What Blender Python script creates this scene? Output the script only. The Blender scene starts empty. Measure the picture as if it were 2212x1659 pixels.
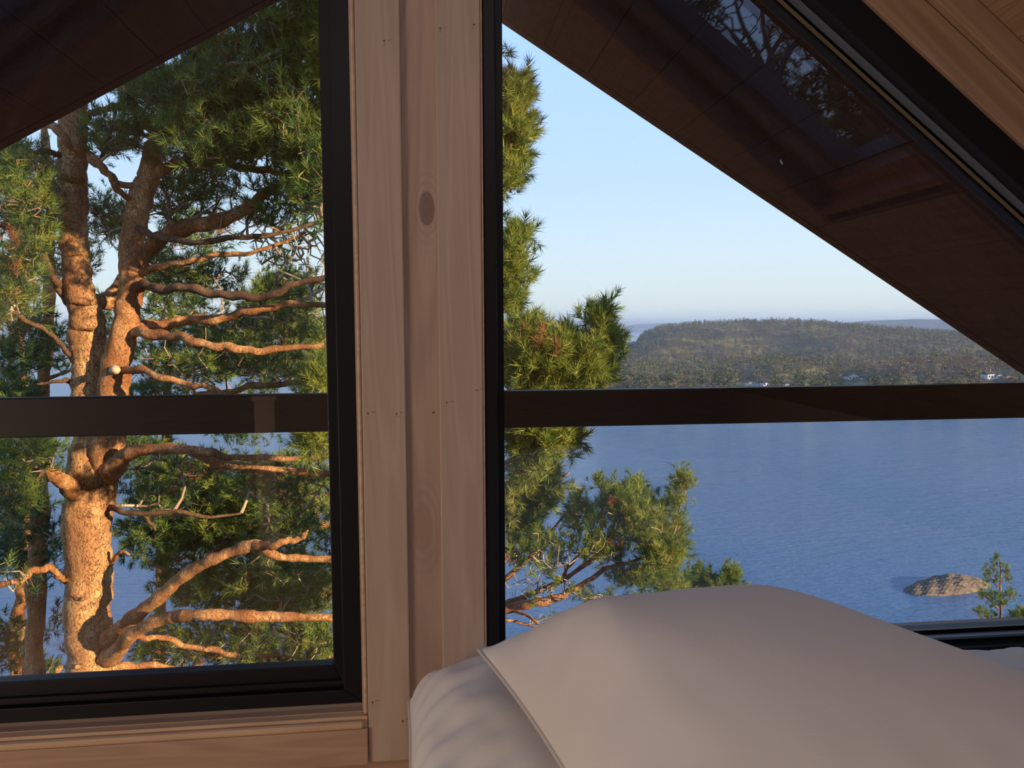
import bpy, math, random
import numpy as np
from mathutils import Vector
rad = math.radians
sc = bpy.context.scene
random.seed(7); rng = np.random.default_rng(7)

# ------------------------------------------------------------------ camera
W, H, F = 2212, 1659, 1660.0
Z0 = 1.15                       # eye height above the loft floor; shapes below are given relative to the eye
YAW, PITCH, ROLL = rad(6.38), rad(4.285), rad(.287)
CAM = np.array([0, -1.1, 0.])
fw = np.array([math.sin(YAW)*math.cos(PITCH), math.cos(YAW)*math.cos(PITCH), -math.sin(PITCH)])
rt = np.array([math.cos(YAW), -math.sin(YAW), 0.]); up = np.cross(rt, fw)
rt, up = math.cos(ROLL)*rt - math.sin(ROLL)*up, math.sin(ROLL)*rt + math.cos(ROLL)*up
cd = bpy.data.cameras.new('camera'); cam = bpy.data.objects.new('camera', cd); sc.collection.objects.link(cam)
from mathutils import Matrix
cam.matrix_world = Matrix([[rt[0], up[0], -fw[0], CAM[0]], [rt[1], up[1], -fw[1], CAM[1]], [rt[2], up[2], -fw[2], CAM[2]+Z0], [0, 0, 0, 1]])
cd.sensor_fit = 'HORIZONTAL'; cd.sensor_width = 36; cd.lens = 36*F/W; cd.clip_start = .02; cd.clip_end = 60000
sc.camera = cam

# ------------------------------------------------------------------ sky, sun, lamps, exposure
SUN = Vector((.80, -.56, .215)).normalized()      # towards the sun
wd = bpy.data.worlds.new('sky'); sc.world = wd; wd.use_nodes = True
nt = wd.node_tree; nt.nodes.clear()
o = nt.nodes.new('ShaderNodeOutputWorld'); bg = nt.nodes.new('ShaderNodeBackground')
tc = nt.nodes.new('ShaderNodeTexCoord'); sp = nt.nodes.new('ShaderNodeSeparateXYZ'); cr = nt.nodes.new('ShaderNodeValToRGB')
nt.links.new(tc.outputs['Generated'], sp.inputs[0]); nt.links.new(sp.outputs['Z'], cr.inputs[0])
SKY = [(0.0, (.70, .77, .78)), (.025, (.72, .81, .80)), (.09, (.64, .79, .90)), (.17, (.52, .72, .97)), (.27, (.45, .68, 1.1)), (.36, (.40, .66, 1.2)),
       (.46, (.20, .39, .76)), (.6, (.13, .26, .60)), (1.0, (.08, .18, .48))]
e = cr.color_ramp.elements
while len(e) < len(SKY): e.new(.5)
for k, (p, c) in enumerate(SKY): e[k].position = p; e[k].color = (*c, 1)
nt.links.new(cr.outputs[0], bg.inputs[0]); bg.inputs[1].default_value = 1.3
nt.links.new(bg.outputs[0], o.inputs[0])
def light(name, kind, energy, color, loc=(0, 0, 0), aim=None, size=None):
    l = bpy.data.lights.new(name, kind); l.energy = energy; l.color = color
    ob = bpy.data.objects.new(name, l); sc.collection.objects.link(ob); ob.location = (loc[0], loc[1], loc[2]+Z0)
    if aim is not None: ob.rotation_euler = Vector(aim).to_track_quat('-Z', 'Y').to_euler()
    if size: l.shape = 'RECTANGLE'; l.size, l.size_y = size
    return ob
s = light('low_sun', 'SUN', 9.5, (1, .73, .44), aim=-SUN); s.data.angle = rad(.6)
# unseen fill lights added to brighten the room: left, right, under the ridge
light('left_fill_light', 'AREA', 37.0, (1, .81, .62), (-2.0, -1.5, -.30), (1, .35, .05), (1.2, .7))
light('right_fill_light', 'AREA', 5.0, (1, .90, .86), (1.85, -.55, -.15), (-1, -.25, .0), (.4, .35))
light('ridge_fill_light', 'AREA', 5.5, (1, .91, .84), (-.03, -1.55, .93), (.12, .22, -1), (.28, .9))
sc.view_settings.view_transform = 'Standard'; sc.view_settings.look = 'None'
sc.view_settings.exposure = 0.0; sc.view_settings.gamma = 1.0; sc.view_settings.use_curve_mapping = False
sc.cycles.use_denoising = True
sc.cycles.max_bounces = 7; sc.cycles.diffuse_bounces = 3; sc.cycles.glossy_bounces = 3
sc.cycles.transmission_bounces = 4; sc.cycles.transparent_max_bounces = 12; sc.cycles.volume_bounces = 0
sc.cycles.sample_clamp_indirect = 4.0; sc.cycles.caustics_reflective = False; sc.cycles.caustics_refractive = False

# ------------------------------------------------------------------ helpers
def ray(x, y): return (x-W/2)/F*rt - (y-H/2)/F*up + fw
def px(x, y, Y):                                   # the point on the vertical plane y = Y that the pixel shows
    r = ray(x, y); return CAM + r*(Y-CAM[1])/r[1]
def world(v): return Vector((v[0], v[1], v[2]+Z0))
def props(o, label=None, cat=None, group=None, kind=None):
    if label: o['label'] = label
    if cat: o['category'] = cat
    if group: o['group'] = group
    if kind: o['kind'] = kind
    return o
def empty(name, loc, **kw):
    o = bpy.data.objects.new(name, None); o.empty_display_size = .1; sc.collection.objects.link(o)
    o.location = world(loc); o['_o'] = 1; del o['_o']
    ORG[o] = np.array(loc, float); return props(o, **kw)
ORG = {}
def link(name, me, org, mat, parent=None, **kw):
    if mat is not None and not me.materials: me.materials.append(mat)
    o = bpy.data.objects.new(name, me); sc.collection.objects.link(o); org = np.array(org, float); ORG[o] = org
    if parent is not None:
        o.parent = parent; o.location = Vector(org - ORG[parent])
    else: o.location = world(org)
    return props(o, **kw)
def mk(name, verts, faces, mat, parent=None, org=None, smooth=False, attr=None, bevel=0, **kw):
    v = np.array(verts, float)
    if org is None: org = ORG[parent] if parent is not None else np.array([v[:, 0].mean(), v[:, 1].mean(), v[:, 2].min()])
    me = bpy.data.meshes.new(name); me.from_pydata((v-np.array(org)).tolist(), [], [list(f) for f in faces])
    if smooth: me.polygons.foreach_set('use_smooth', np.ones(len(me.polygons), bool))
    o = link(name, me, org, mat, parent, **kw)
    if bevel:
        b = o.modifiers.new('b', 'BEVEL'); b.width = bevel; b.segments = 2; b.limit_method = 'ANGLE'
    return o
def mkn(name, v, f, mat, parent=None, org=None, smooth=False, attrs=None, **kw):   # numpy, all faces of one size
    v = np.asarray(v, float); f = np.asarray(f, np.int32)
    if org is None: org = ORG[parent] if parent is not None else np.array([v[:, 0].mean(), v[:, 1].mean(), v[:, 2].min()])
    me = bpy.data.meshes.new(name); n, k = f.shape
    me.vertices.add(len(v)); me.vertices.foreach_set('co', (v-np.array(org)).astype(np.float32).ravel())
    me.loops.add(n*k); me.loops.foreach_set('vertex_index', f.ravel())
    me.polygons.add(n); me.polygons.foreach_set('loop_start', np.arange(0, n*k, k, dtype=np.int32))
    for nm, (dom, dat) in (attrs or {}).items():
        a = me.attributes.new(nm, 'FLOAT', dom); a.data.foreach_set('value', np.asarray(dat, np.float32))
    me.update(calc_edges=True); me.validate()
    if smooth: me.polygons.foreach_set('use_smooth', np.ones(len(me.polygons), bool))
    return link(name, me, org, mat, parent, **kw)
class MB:
    def __init__(s): s.v = []; s.f = []
    def add(s, v, f):
        n = len(s.v); s.v += [tuple(p) for p in v]; s.f += [tuple(n+i for i in q) for q in f]; return s
    def box(s, x0, x1, y0, y1, z0, z1):
        return s.add([(x, y, z) for x in (x0, x1) for y in (y0, y1) for z in (z0, z1)],
                     [(0, 1, 3, 2), (4, 6, 7, 5), (0, 4, 5, 1), (2, 3, 7, 6), (0, 2, 6, 4), (1, 5, 7, 3)])
    def hexa(s, a, b):                              # a, b: two quads facing each other
        return s.add(list(a)+list(b), [(3, 2, 1, 0), (4, 5, 6, 7)]+[(i, (i+1) % 4, (i+1) % 4+4, i+4) for i in range(4)])
    def prism(s, poly, y0, y1):                     # poly in x, z
        n = len(poly)
        return s.add([(x, y0, z) for x, z in poly]+[(x, y1, z) for x, z in poly],
                     [tuple(range(n)), tuple(range(2*n-1, n-1, -1))]+[(i, i+n, (i+1) % n+n, (i+1) % n) for i in range(n)])
    def ring(s, A, Bp, y0, y1):                     # between two polygons in x, z
        n = len(A)
        for i in range(n):
            j = (i+1) % n
            s.hexa([(A[i][0], y0, A[i][1]), (A[j][0], y0, A[j][1]), (Bp[j][0], y0, Bp[j][1]), (Bp[i][0], y0, Bp[i][1])],
                   [(A[i][0], y1, A[i][1]), (A[j][0], y1, A[j][1]), (Bp[j][0], y1, Bp[j][1]), (Bp[i][0], y1, Bp[i][1])])
        return s
    def mk(s, name, mat, parent=None, **kw): return mk(name, s.v, s.f, mat, parent, **kw)
def inset(poly, w):                                 # convex polygon, anticlockwise in x, z; w per edge i -> i+1
    n = len(poly); L = []
    for i in range(n):
        a, b = np.array(poly[i]), np.array(poly[(i+1) % n]); d = (b-a)/np.linalg.norm(b-a)
        L.append((a+np.array([-d[1], d[0]])*w[i], d))
    out = []
    for i in range(n):
        (p, d), (q, e2) = L[i-1], L[i]
        t = np.linalg.solve(np.array([d, -e2]).T, q-p)[0]; out.append(tuple(p+d*t))
    return out

# ------------------------------------------------------------------ materials
def mat(name, color=(.5, .5, .5), rough=.6, spec=.4, metal=0):
    m = bpy.data.materials.new(name); m.use_nodes = True; b = m.node_tree.nodes['Principled BSDF']
    b.inputs['Base Color'].default_value = (*color, 1); b.inputs['Roughness'].default_value = rough
    b.inputs['Specular IOR Level'].default_value = spec; b.inputs['Metallic'].default_value = metal
    return m
class N:                                            # small node helper
    def __init__(s, m): s.m = m; s.t = m.node_tree; s.b = s.t.nodes.get('Principled BSDF')
    def n(s, typ, **kw):
        x = s.t.nodes.new('ShaderNode'+typ)
        for k, v in kw.items():
            if k in x.inputs: x.inputs[k].default_value = v
            else: setattr(x, k, v)
        return x
    def l(s, a, b): s.t.links.new(a, b)
    def coords(s, scale, loc=(0, 0, 0), rot=0.):
        c = s.n('TexCoord'); co = c.outputs['Object']
        if rot: m0 = s.n('Mapping'); m0.inputs['Rotation'].default_value = (0, rot, 0); s.l(co, m0.inputs[0]); co = m0.outputs[0]
        mp = s.n('Mapping'); mp.inputs['Scale'].default_value = scale; mp.inputs['Location'].default_value = loc
        s.l(co, mp.inputs[0]); return mp.outputs[0]
    def ramp(s, fac, stops):
        r = s.n('ValToRGB'); e = r.color_ramp.elements
        while len(e) < len(stops): e.new(.5)
        for k, (p, c) in enumerate(stops): e[k].position = p; e[k].color = (*c, 1)
        s.l(fac, r.inputs[0]); return r.outputs[0]
    def mix(s, f, a, b, mode='MIX'):
        x = s.n('Mix', data_type='RGBA', blend_type=mode)
        for sock, v in ((x.inputs['Factor'], f), (x.inputs[6], a), (x.inputs[7], b)):
            if isinstance(v, (int, float)): sock.default_value = v
            elif isinstance(v, tuple): sock.default_value = (*v, 1)
            else: s.l(v, sock)
        return x.outputs[2]
    def math(s, op, a, b=0.):
        x = s.n('Math', operation=op)
        for i, v in ((0, a), (1, b)):
            if isinstance(v, (int, float)): x.inputs[i].default_value = v
            else: s.l(v, x.inputs[i])
        return x.outputs[0]
    def bump(s, h, strength=.3, dist=.002):
        b = s.n('Bump', Strength=strength, Distance=dist); s.l(h, b.inputs['Height']); s.l(b.outputs[0], s.b.inputs['Normal'])
def wood(name, light_c, dark_c, axis='z', rough=.5, knots=(), grain=1., spec=.3, rot=0.):
    m = mat(name, light_c, rough, spec); n = N(m)
    a, c = 3.2, 55*grain
    sc_ = {'x': (a, c, c), 'y': (c, a, c), 'z': (c, c, a)}[axis]
    lo = {'x': (.8, 9, 9), 'y': (9, .8, 9), 'z': (9, 9, .8)}[axis]
    t1 = n.n('TexNoise', Scale=1., Detail=5., Roughness=.65, Distortion=.4); n.l(n.coords(sc_, (0, 0, 0), rot), t1.inputs['Vector'])
    t2 = n.n('TexNoise', Scale=1., Detail=2., Roughness=.5, Distortion=1.2); n.l(n.coords(lo, (3, 1, 2), rot), t2.inputs['Vector'])
    w = n.math('ADD', .5, n.math('MULTIPLY', .38, n.math('SINE', n.math('MULTIPLY', t2.outputs[0], 62.0))))
    f = n.math('ADD', n.math('MULTIPLY', t1.outputs[0], .55), n.math('MULTIPLY', n.math('ADD', w, t2.outputs[0]), .25))
    col = n.ramp(f, [(.3, light_c), (.78, dark_c)])
    for (kx, ky, kz, r1, r2, kc) in knots:         # rings and a dark heart at a place of its own on the board
        v = n.coords((1/r1, 0.001, 1/r2), (-kx/r1, 0, -kz/r2))
        ln = n.n('VectorMath', operation='LENGTH'); n.l(v, ln.inputs[0]); d = ln.outputs['Value']
        dn = n.math('ADD', d, n.math('MULTIPLY', t1.outputs[0], .3))
        rings = n.math('MULTIPLY', n.math('SINE', n.math('MULTIPLY', dn, 14.)), .5)
        ringf = n.math('MULTIPLY', n.math('MAXIMUM', n.math('SUBTRACT', 1., n.math('DIVIDE', d, 2.6)), 0.), n.math('ADD', rings, .5))
        col = n.mix(n.math('MULTIPLY', ringf, .75), col, dark_c)
        hf = n.math('MULTIPLY', n.math('LESS_THAN', dn, 1.0), .75)
        col = n.mix(hf, col, kc)
    n.l(col, n.b.inputs['Base Color']); n.bump(t1.outputs[0], .15, .001)
    return m
M_wood = wood('pale_pine', (.58, .455, .37), (.44, .33, .26))
M_woodx = wood('pale_pine_across', (.56, .39, .29), (.40, .26, .185), 'x')
M_sill = wood('sill_pine', (.74, .55, .38), (.55, .37, .24), 'x', .45)
M_back = wood('knotty_board', (.55, .40, .32), (.38, .265, .21), 'z', .5,
              knots=((.0, 0, .0, .0125, .028, (.19, .13, .11)), (-.012, 0, -.46, .016, .040, (.40, .27, .21)), (.018, 0, -.45, .005, .014, (.20, .12, .10))))
M_ceil = wood('ceiling_pine', (.50, .31, .20), (.30, .165, .10), 'y', .5)
M_slope = wood('slope_pine', (.46, .30, .20), (.31, .18, .115), 'x', .5, rot=-rad(38))
M_slopel = wood('slope_pine_left', (.46, .30, .20), (.31, .18, .115), 'x', .5, rot=rad(38))
M_floor = wood('floor_pine', (.45, .27, .16), (.30, .17, .10), 'y', .35)
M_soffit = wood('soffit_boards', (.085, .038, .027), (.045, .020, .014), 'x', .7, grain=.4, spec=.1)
M_red = wood('skylight_lining', (.42, .20, .10), (.25, .10, .05), 'x', .4)
M_black = mat('black_lacquer', (.009, .010, .013), .45, .25)
M_gask = mat('bead_glint_grey', (.16, .19, .23), .35, .5)  # grey put into the bead colour for the glint along it
M_tan = mat('tan_bead', (.20, .14, .08), .5)
M_dgrey = mat('grey_flashing', (.10, .115, .13), .5)
n = N(M_black); t = n.n('TexNoise', Scale=900., Detail=2.); n.l(n.coords((1, 1, 1)), t.inputs['Vector']); n.bump(t.outputs[0], .08, .0004)
def glass_mat(name, r0, tint=(1, 1, 1)):
    m = bpy.data.materials.new(name); m.use_nodes = True; n = N(m); n.t.nodes.clear()
    out = n.n('OutputMaterial'); tr = n.n('BsdfTransparent', Color=(*tint, 1)); gl = n.n('BsdfGlossy', Roughness=0.0, Color=(1, 1, 1, 1))
    lw = n.n('LayerWeight', Blend=.5); f5 = n.math('POWER', lw.outputs['Facing'], 5.)
    fr = n.math('ADD', n.math('MULTIPLY', f5, 1-r0), r0)
    mx = n.n('MixShader'); n.l(fr, mx.inputs[0]); n.l(tr.outputs[0], mx.inputs[1]); n.l(gl.outputs[0], mx.inputs[2]); n.l(mx.outputs[0], out.inputs[0])
    return m
M_glass = glass_mat('window_glass', .065, (.985, .99, .985))
M_cloth = mat('white_cotton', (.84, .79, .73), .85, .1); n = N(M_cloth)
t = n.n('TexNoise', Scale=1., Detail=6., Roughness=.6); n.l(n.coords((14, 14, 14)), t.inputs['Vector'])
t2 = n.n('TexNoise', Scale=1., Detail=2.); n.l(n.coords((900, 900, 900)), t2.inputs['Vector'])
n.bump(n.math('ADD', t.outputs[0], n.math('MULTIPLY', t2.outputs[0], .04)), .12, .008)
n.b.inputs['Sheen Weight'].default_value = .15
M_seam = mat('cotton_seam', (.66, .60, .54), .9, .1)

def bark(name, hi, lo, deep, scale=1.):
    m = mat(name, hi, .8, .15); n = N(m)
    c = n.coords((9*scale, 9*scale, 4.2*scale)); nz = n.n('TexNoise', Scale=1.2, Detail=4., Roughness=.6); n.l(c, nz.inputs['Vector'])
    add = n.n('VectorMath', operation='MULTIPLY_ADD'); n.l(nz.outputs['Color'], add.inputs[0]); add.inputs[1].default_value = (1.8, 1.8, 1.8); n.l(c, add.inputs[2])
    vo = n.n('TexVoronoi', feature='DISTANCE_TO_EDGE', Scale=3.2); n.l(add.outputs[0], vo.inputs['Vector'])
    v2 = n.n('TexVoronoi', feature='F1', Scale=3.2); n.l(add.outputs[0], v2.inputs['Vector'])
    crack = n.ramp(vo.outputs['Distance'], [(.0, (0, 0, 0)), (.05, (1, 1, 1))])
    n3 = n.n('TexNoise', Scale=.45, Detail=3.); n.l(c, n3.inputs['Vector'])
    base = n.mix(n.ramp(n3.outputs[0], [(.38, (0, 0, 0)), (.62, (1, 1, 1))]), hi, lo)
    sepc = n.n('SeparateColor'); n.l(v2.outputs['Color'], sepc.inputs[0])
    base = n.mix(n.math('MULTIPLY', sepc.outputs[0], .75), base, lo)
    n.l(n.mix(crack, deep, base), n.b.inputs['Base Color'])
    hgt = n.math('ADD', n.math('MULTIPLY', crack, .7), n.math('ADD', n.math('MULTIPLY', sepc.outputs[1], .5), nz.outputs[0]))
    n.bump(hgt, .8, .02/scale)
    return m
M_bark = bark('pine_bark', (.72, .43, .19), (.36, .175, .08), (.20, .09, .045), 1.05)
M_barkf = bark('flaky_orange_bark', (.74, .41, .18), (.32, .135, .055), (.17, .07, .03), 1.8)
M_twig = mat('twig_bark', (.22, .13, .075), .85, .1)
n = N(M_twig); a = n.n('Attribute', attribute_name='tint')
n.l(n.ramp(a.outputs['Fac'], [(0., (.12, .07, .045)), (.5, (.30, .17, .09)), (1., (.55, .45, .33))]), n.b.inputs['Base Color'])
def needles(name, stops):
    m = bpy.data.materials.new(name); m.use_nodes = True; n = N(m); n.t.nodes.clear()
    out = n.n('OutputMaterial'); a = n.n('Attribute', attribute_name='tint'); col = n.ramp(a.outputs['Fac'], stops)
    p = n.n('BsdfPrincipled', Roughness=.45); p.inputs['Specular IOR Level'].default_value = .35; n.l(col, p.inputs['Base Color'])
    tr = n.n('BsdfTranslucent'); n.l(col, tr.inputs[0]); mx = n.n('MixShader'); mx.inputs[0].default_value = .3
    n.l(p.outputs[0], mx.inputs[1]); n.l(tr.outputs[0], mx.inputs[2]); n.l(mx.outputs[0], out.inputs[0]); return m
GREEN = [(0., (.035, .08, .045)), (.35, (.10, .18, .045)), (.75, (.27, .33, .055)), (.93, (.36, .36, .08)), (.96, (.40, .17, .07)), (1., (.42, .20, .09))]
M_need = needles('pine_needles', GREEN)

# ------------------------------------------------------------------ the cabin: gable, roof, room
TA = math.tan(rad(38)); RX = -.118
def ztop(x, off=0.): return 1.2066+off-TA*abs(x-RX)       # ceiling line
Y_IN = -3.6
def structure(o): o['kind'] = 'structure'; return o
LW = [(-1.1, -.567), (-.100, -.567), (-.100, ztop(-.100, -.134)), (RX, 1.2066-.134), (-1.1, ztop(-1.1, -.134))]
RWIN = [(.0845, -.535), ((1.2066-.134+.535)/TA+RX, -.535), (.0845, ztop(.0845, -.134))]
wl = MB()
wy0, wy1 = .018, .16
wl.prism([(-2.3, -3.6), (2.1, -3.6), (2.1, -.567), (-2.3, -.567)], wy0, wy1)
wl.prism([(-2.3, -.567), (LW[0][0], -.567), (-1.1, ztop(-1.1)), (-2.3, ztop(-2.3))], wy0, wy1)
wl.prism([(-1.1, ztop(-1.1, -.134)), (RX, 1.0726), (RX, 1.2066), (-1.1, ztop(-1.1))], wy0, wy1)
wl.prism([(RX, 1.0726), (RWIN[1][0], -.535), (2.1, -.535), (2.1, ztop(2.1)), (RX, 1.2066)], wy0, wy1)
wl.prism([(.0845, -.567), (2.1, -.567), (2.1, -.535), (.0845, -.535)], wy0, wy1)
structure(wl.mk('wall_front', M_woodx))
# knotty board in the recess of the post between the windows
kp = px(922, 450, .012); cb = MB().box(-.100, .0845, .013, .16, -.567, 1.09)
structure(cb.mk('trim_1', M_back, org=(kp[0], 0, kp[2])))
# casings
cs = MB().box(px(781, 860, 0)[0], px(876, 860, 0)[0], .004, .020, -.640, ztop(px(876, 860, 0)[0], -.134)+.05)
structure(cs.mk('trim_2', M_wood, bevel=.002))
cs = MB().box(px(771, 860, 0)[0], px(781, 860, 0)[0]-.0004, .004, .05, -.5665, 1.05)
structure(cs.mk('trim_3', M_sill, bevel=.003))
cs = MB().box(px(949, 860, 0)[0], px(1044, 860, 0)[0], .004, .020, -.640, ztop(.0845, -.134)+.06)
structure(cs.mk('trim_4', M_wood, bevel=.002))
cs = MB().box(px(1044.4, 860, 0)[0], px(1048, 860, 0)[0], .003, .045, -.534, .9)
structure(cs.mk('trim_5', M_woodx, bevel=.001))
# below the left window: sloped sill, its rounded nose, the flat casing board
cs = MB().hexa([(-1.15, .045, -.5660), (-.0925, .045, -.5660), (-.0925, .045, -.585), (-1.15, .045, -.585)],
               [(-1.15, .006, -.5690), (-.0925, .006, -.5690), (-.0925, .006, -.585), (-1.15, .006, -.585)])
structure(cs.mk('trim_6', M_sill))
cs = MB().box(-1.15, px(786, 1560, 0)[0], -.004, .006, -.5845, -.5735); structure(cs.mk('trim_7', M_sill, bevel=.004))
cs = MB().box(-1.15, px(781, 860, 0)[0]-.0003, -.002, .020, -.640, -.5850); structure(cs.mk('trim_8', M_woodx, bevel=.002))
cs = MB().box(px(960, 1400, 0)[0], 1.99, -.002, .020, -.640, -.536); structure(cs.mk('trim_9', M_woodx, bevel=.002))
# sloping casing and cover board along the right and left roof lines
for k, (x0, x1) in enumerate(((.0845, 1.99), (-1.6, -.101))):
    for (o0, o1, y0, m_) in ((-.134, -.058, -.002, M_slopel if k else M_slope), (-.056, -.001, -.014, M_slopel if k else M_slope)):
        a = [(x0, ztop(x0, o0)), (x1, ztop(x1, o0)), (x1, ztop(x1, o1)), (x0, ztop(x0, o1))]
        structure(MB().prism(a, y0, .0178).mk('trim_%d' % (10+k*2+(o0 < -.1)), m_, bevel=.002))
# nail heads
M_nail = mat('rust_nail', (.10, .045, .03), .6)
for (x, y) in ((830, 88), (795, 893), (857, 894), (936, 891), (965, 870), (1030, 843), (1024, 53), (951, 61), (870, 1558), (805, 1518)):
    p = px(x, y, -.0022) if not 876 < x < 949 else px(x, y, .0118)
    th = np.linspace(0, 2*math.pi, 7)[:6]; r = .0013
    mk('nail', [(p[0]+r*math.cos(a), p[1]-.0006, p[2]+r*.8*math.sin(a)) for a in th]+[(p[0]+r*math.cos(a), p[1]+.0012, p[2]+r*.8*math.sin(a)) for a in th],
       [tuple(range(6))]+[(i, (i+1) % 6, (i+1) % 6+6, i+6) for i in range(6)], M_nail, kind='structure')

# window frames
def window(name, poly, e1, e2, y0, yg, bars, steps):
    r = empty(name, (poly[0][0], y0, poly[0][1])); structure(r)
    A = inset(poly, e1); Bq = inset(poly, e2)
    MB().ring(poly, A, y0, yg+.03).mk('frame', M_black, r, bevel=.0015)
    f = MB().ring(A, Bq, yg-.010, yg+.014); f.mk('sash', M_black, r, bevel=.0015)
    xs = [p[0] for p in Bq]; x0 = min(xs)
    for (z0, z1) in bars:
        def xr(z):                                   # right end on the sloping side
            return max(x for x, _ in Bq) if name == 'window_1' else min(max(xs), (Bq[2][1]-z)/TA+Bq[2][0])
        MB().prism([(x0, z0), (xr(z0), z0), (xr(z1), z1), (x0, z1)], yg+.0125, yg+.034).mk('glazing_bar', M_black, r, bevel=.0015)
    for (w0, w1, ya, yb, mm) in steps:
        MB().ring(inset(poly, w0), inset(poly, w1), ya, yb).mk('bead', mm, r)
    G = inset(Bq, [-.004]*len(Bq))
    MB().prism(G, yg, yg+.012).mk('glass_pane', M_glass, r)
    return r
YG = .062
sy = (1.1+YG-.012)/1.1
gxl = (px(712, 1100, YG-.012)[0]); zb0, zb1 = px(1090, 925, YG+.0125)[2], px(1090, 845, YG+.0125)[2]
zlb = px(360, 1457, YG-.012)[2]
window('window_1', LW, [.022, .03, .03, .03, .03], [zlb+.567, -.100-gxl, .05, .05, .05], .042, YG, [(zb0, zb1)],
       [([.030, .03, .03, .03, .03], [.036, .033, .033, .033, .033], .044, .052, M_black)])
gxr = px(1091, 1100, YG-.012)[0]; zrb = px(2100, 1357, YG-.012)[2]
dT = .061
window('window_2', RWIN, [.018, dT-.016, .018], [zrb+.535, dT, gxr-.0845], .006, YG, [(zb0, zb1)],
       [([.022, dT-.016, .0185], [.026, dT-.012, .0186], YG-.030, YG-.016, M_gask),
        ([.034, dT-.006, .0187], [.0345, dT-.003, .0188], YG-.018, YG-.0125, M_tan)])

# old white splash of bird dirt on the outside of the right pane
p = px(1687, 351, YG+.0125); M_spl = mat('dried_splash', (.75, .76, .78), .8)
r_ = random.Random(4); sp_ = MB()
for (a, b, s_) in ((0, .0015, .0014), (.0012, -.0005, .0011), (.0022, -.0022, .0009), (-.0008, .0035, .0008)):
    q = [(p[0]+a+s_*math.cos(t)*r_.uniform(.7, 1.2), p[2]+b+s_*1.4*math.sin(t)*r_.uniform(.7, 1.2)) for t in np.linspace(0, 2*math.pi, 8)[:7]]
    sp_.prism(q, YG+.0121, YG+.0127)
structure(sp_.mk('splash', M_spl))

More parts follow.
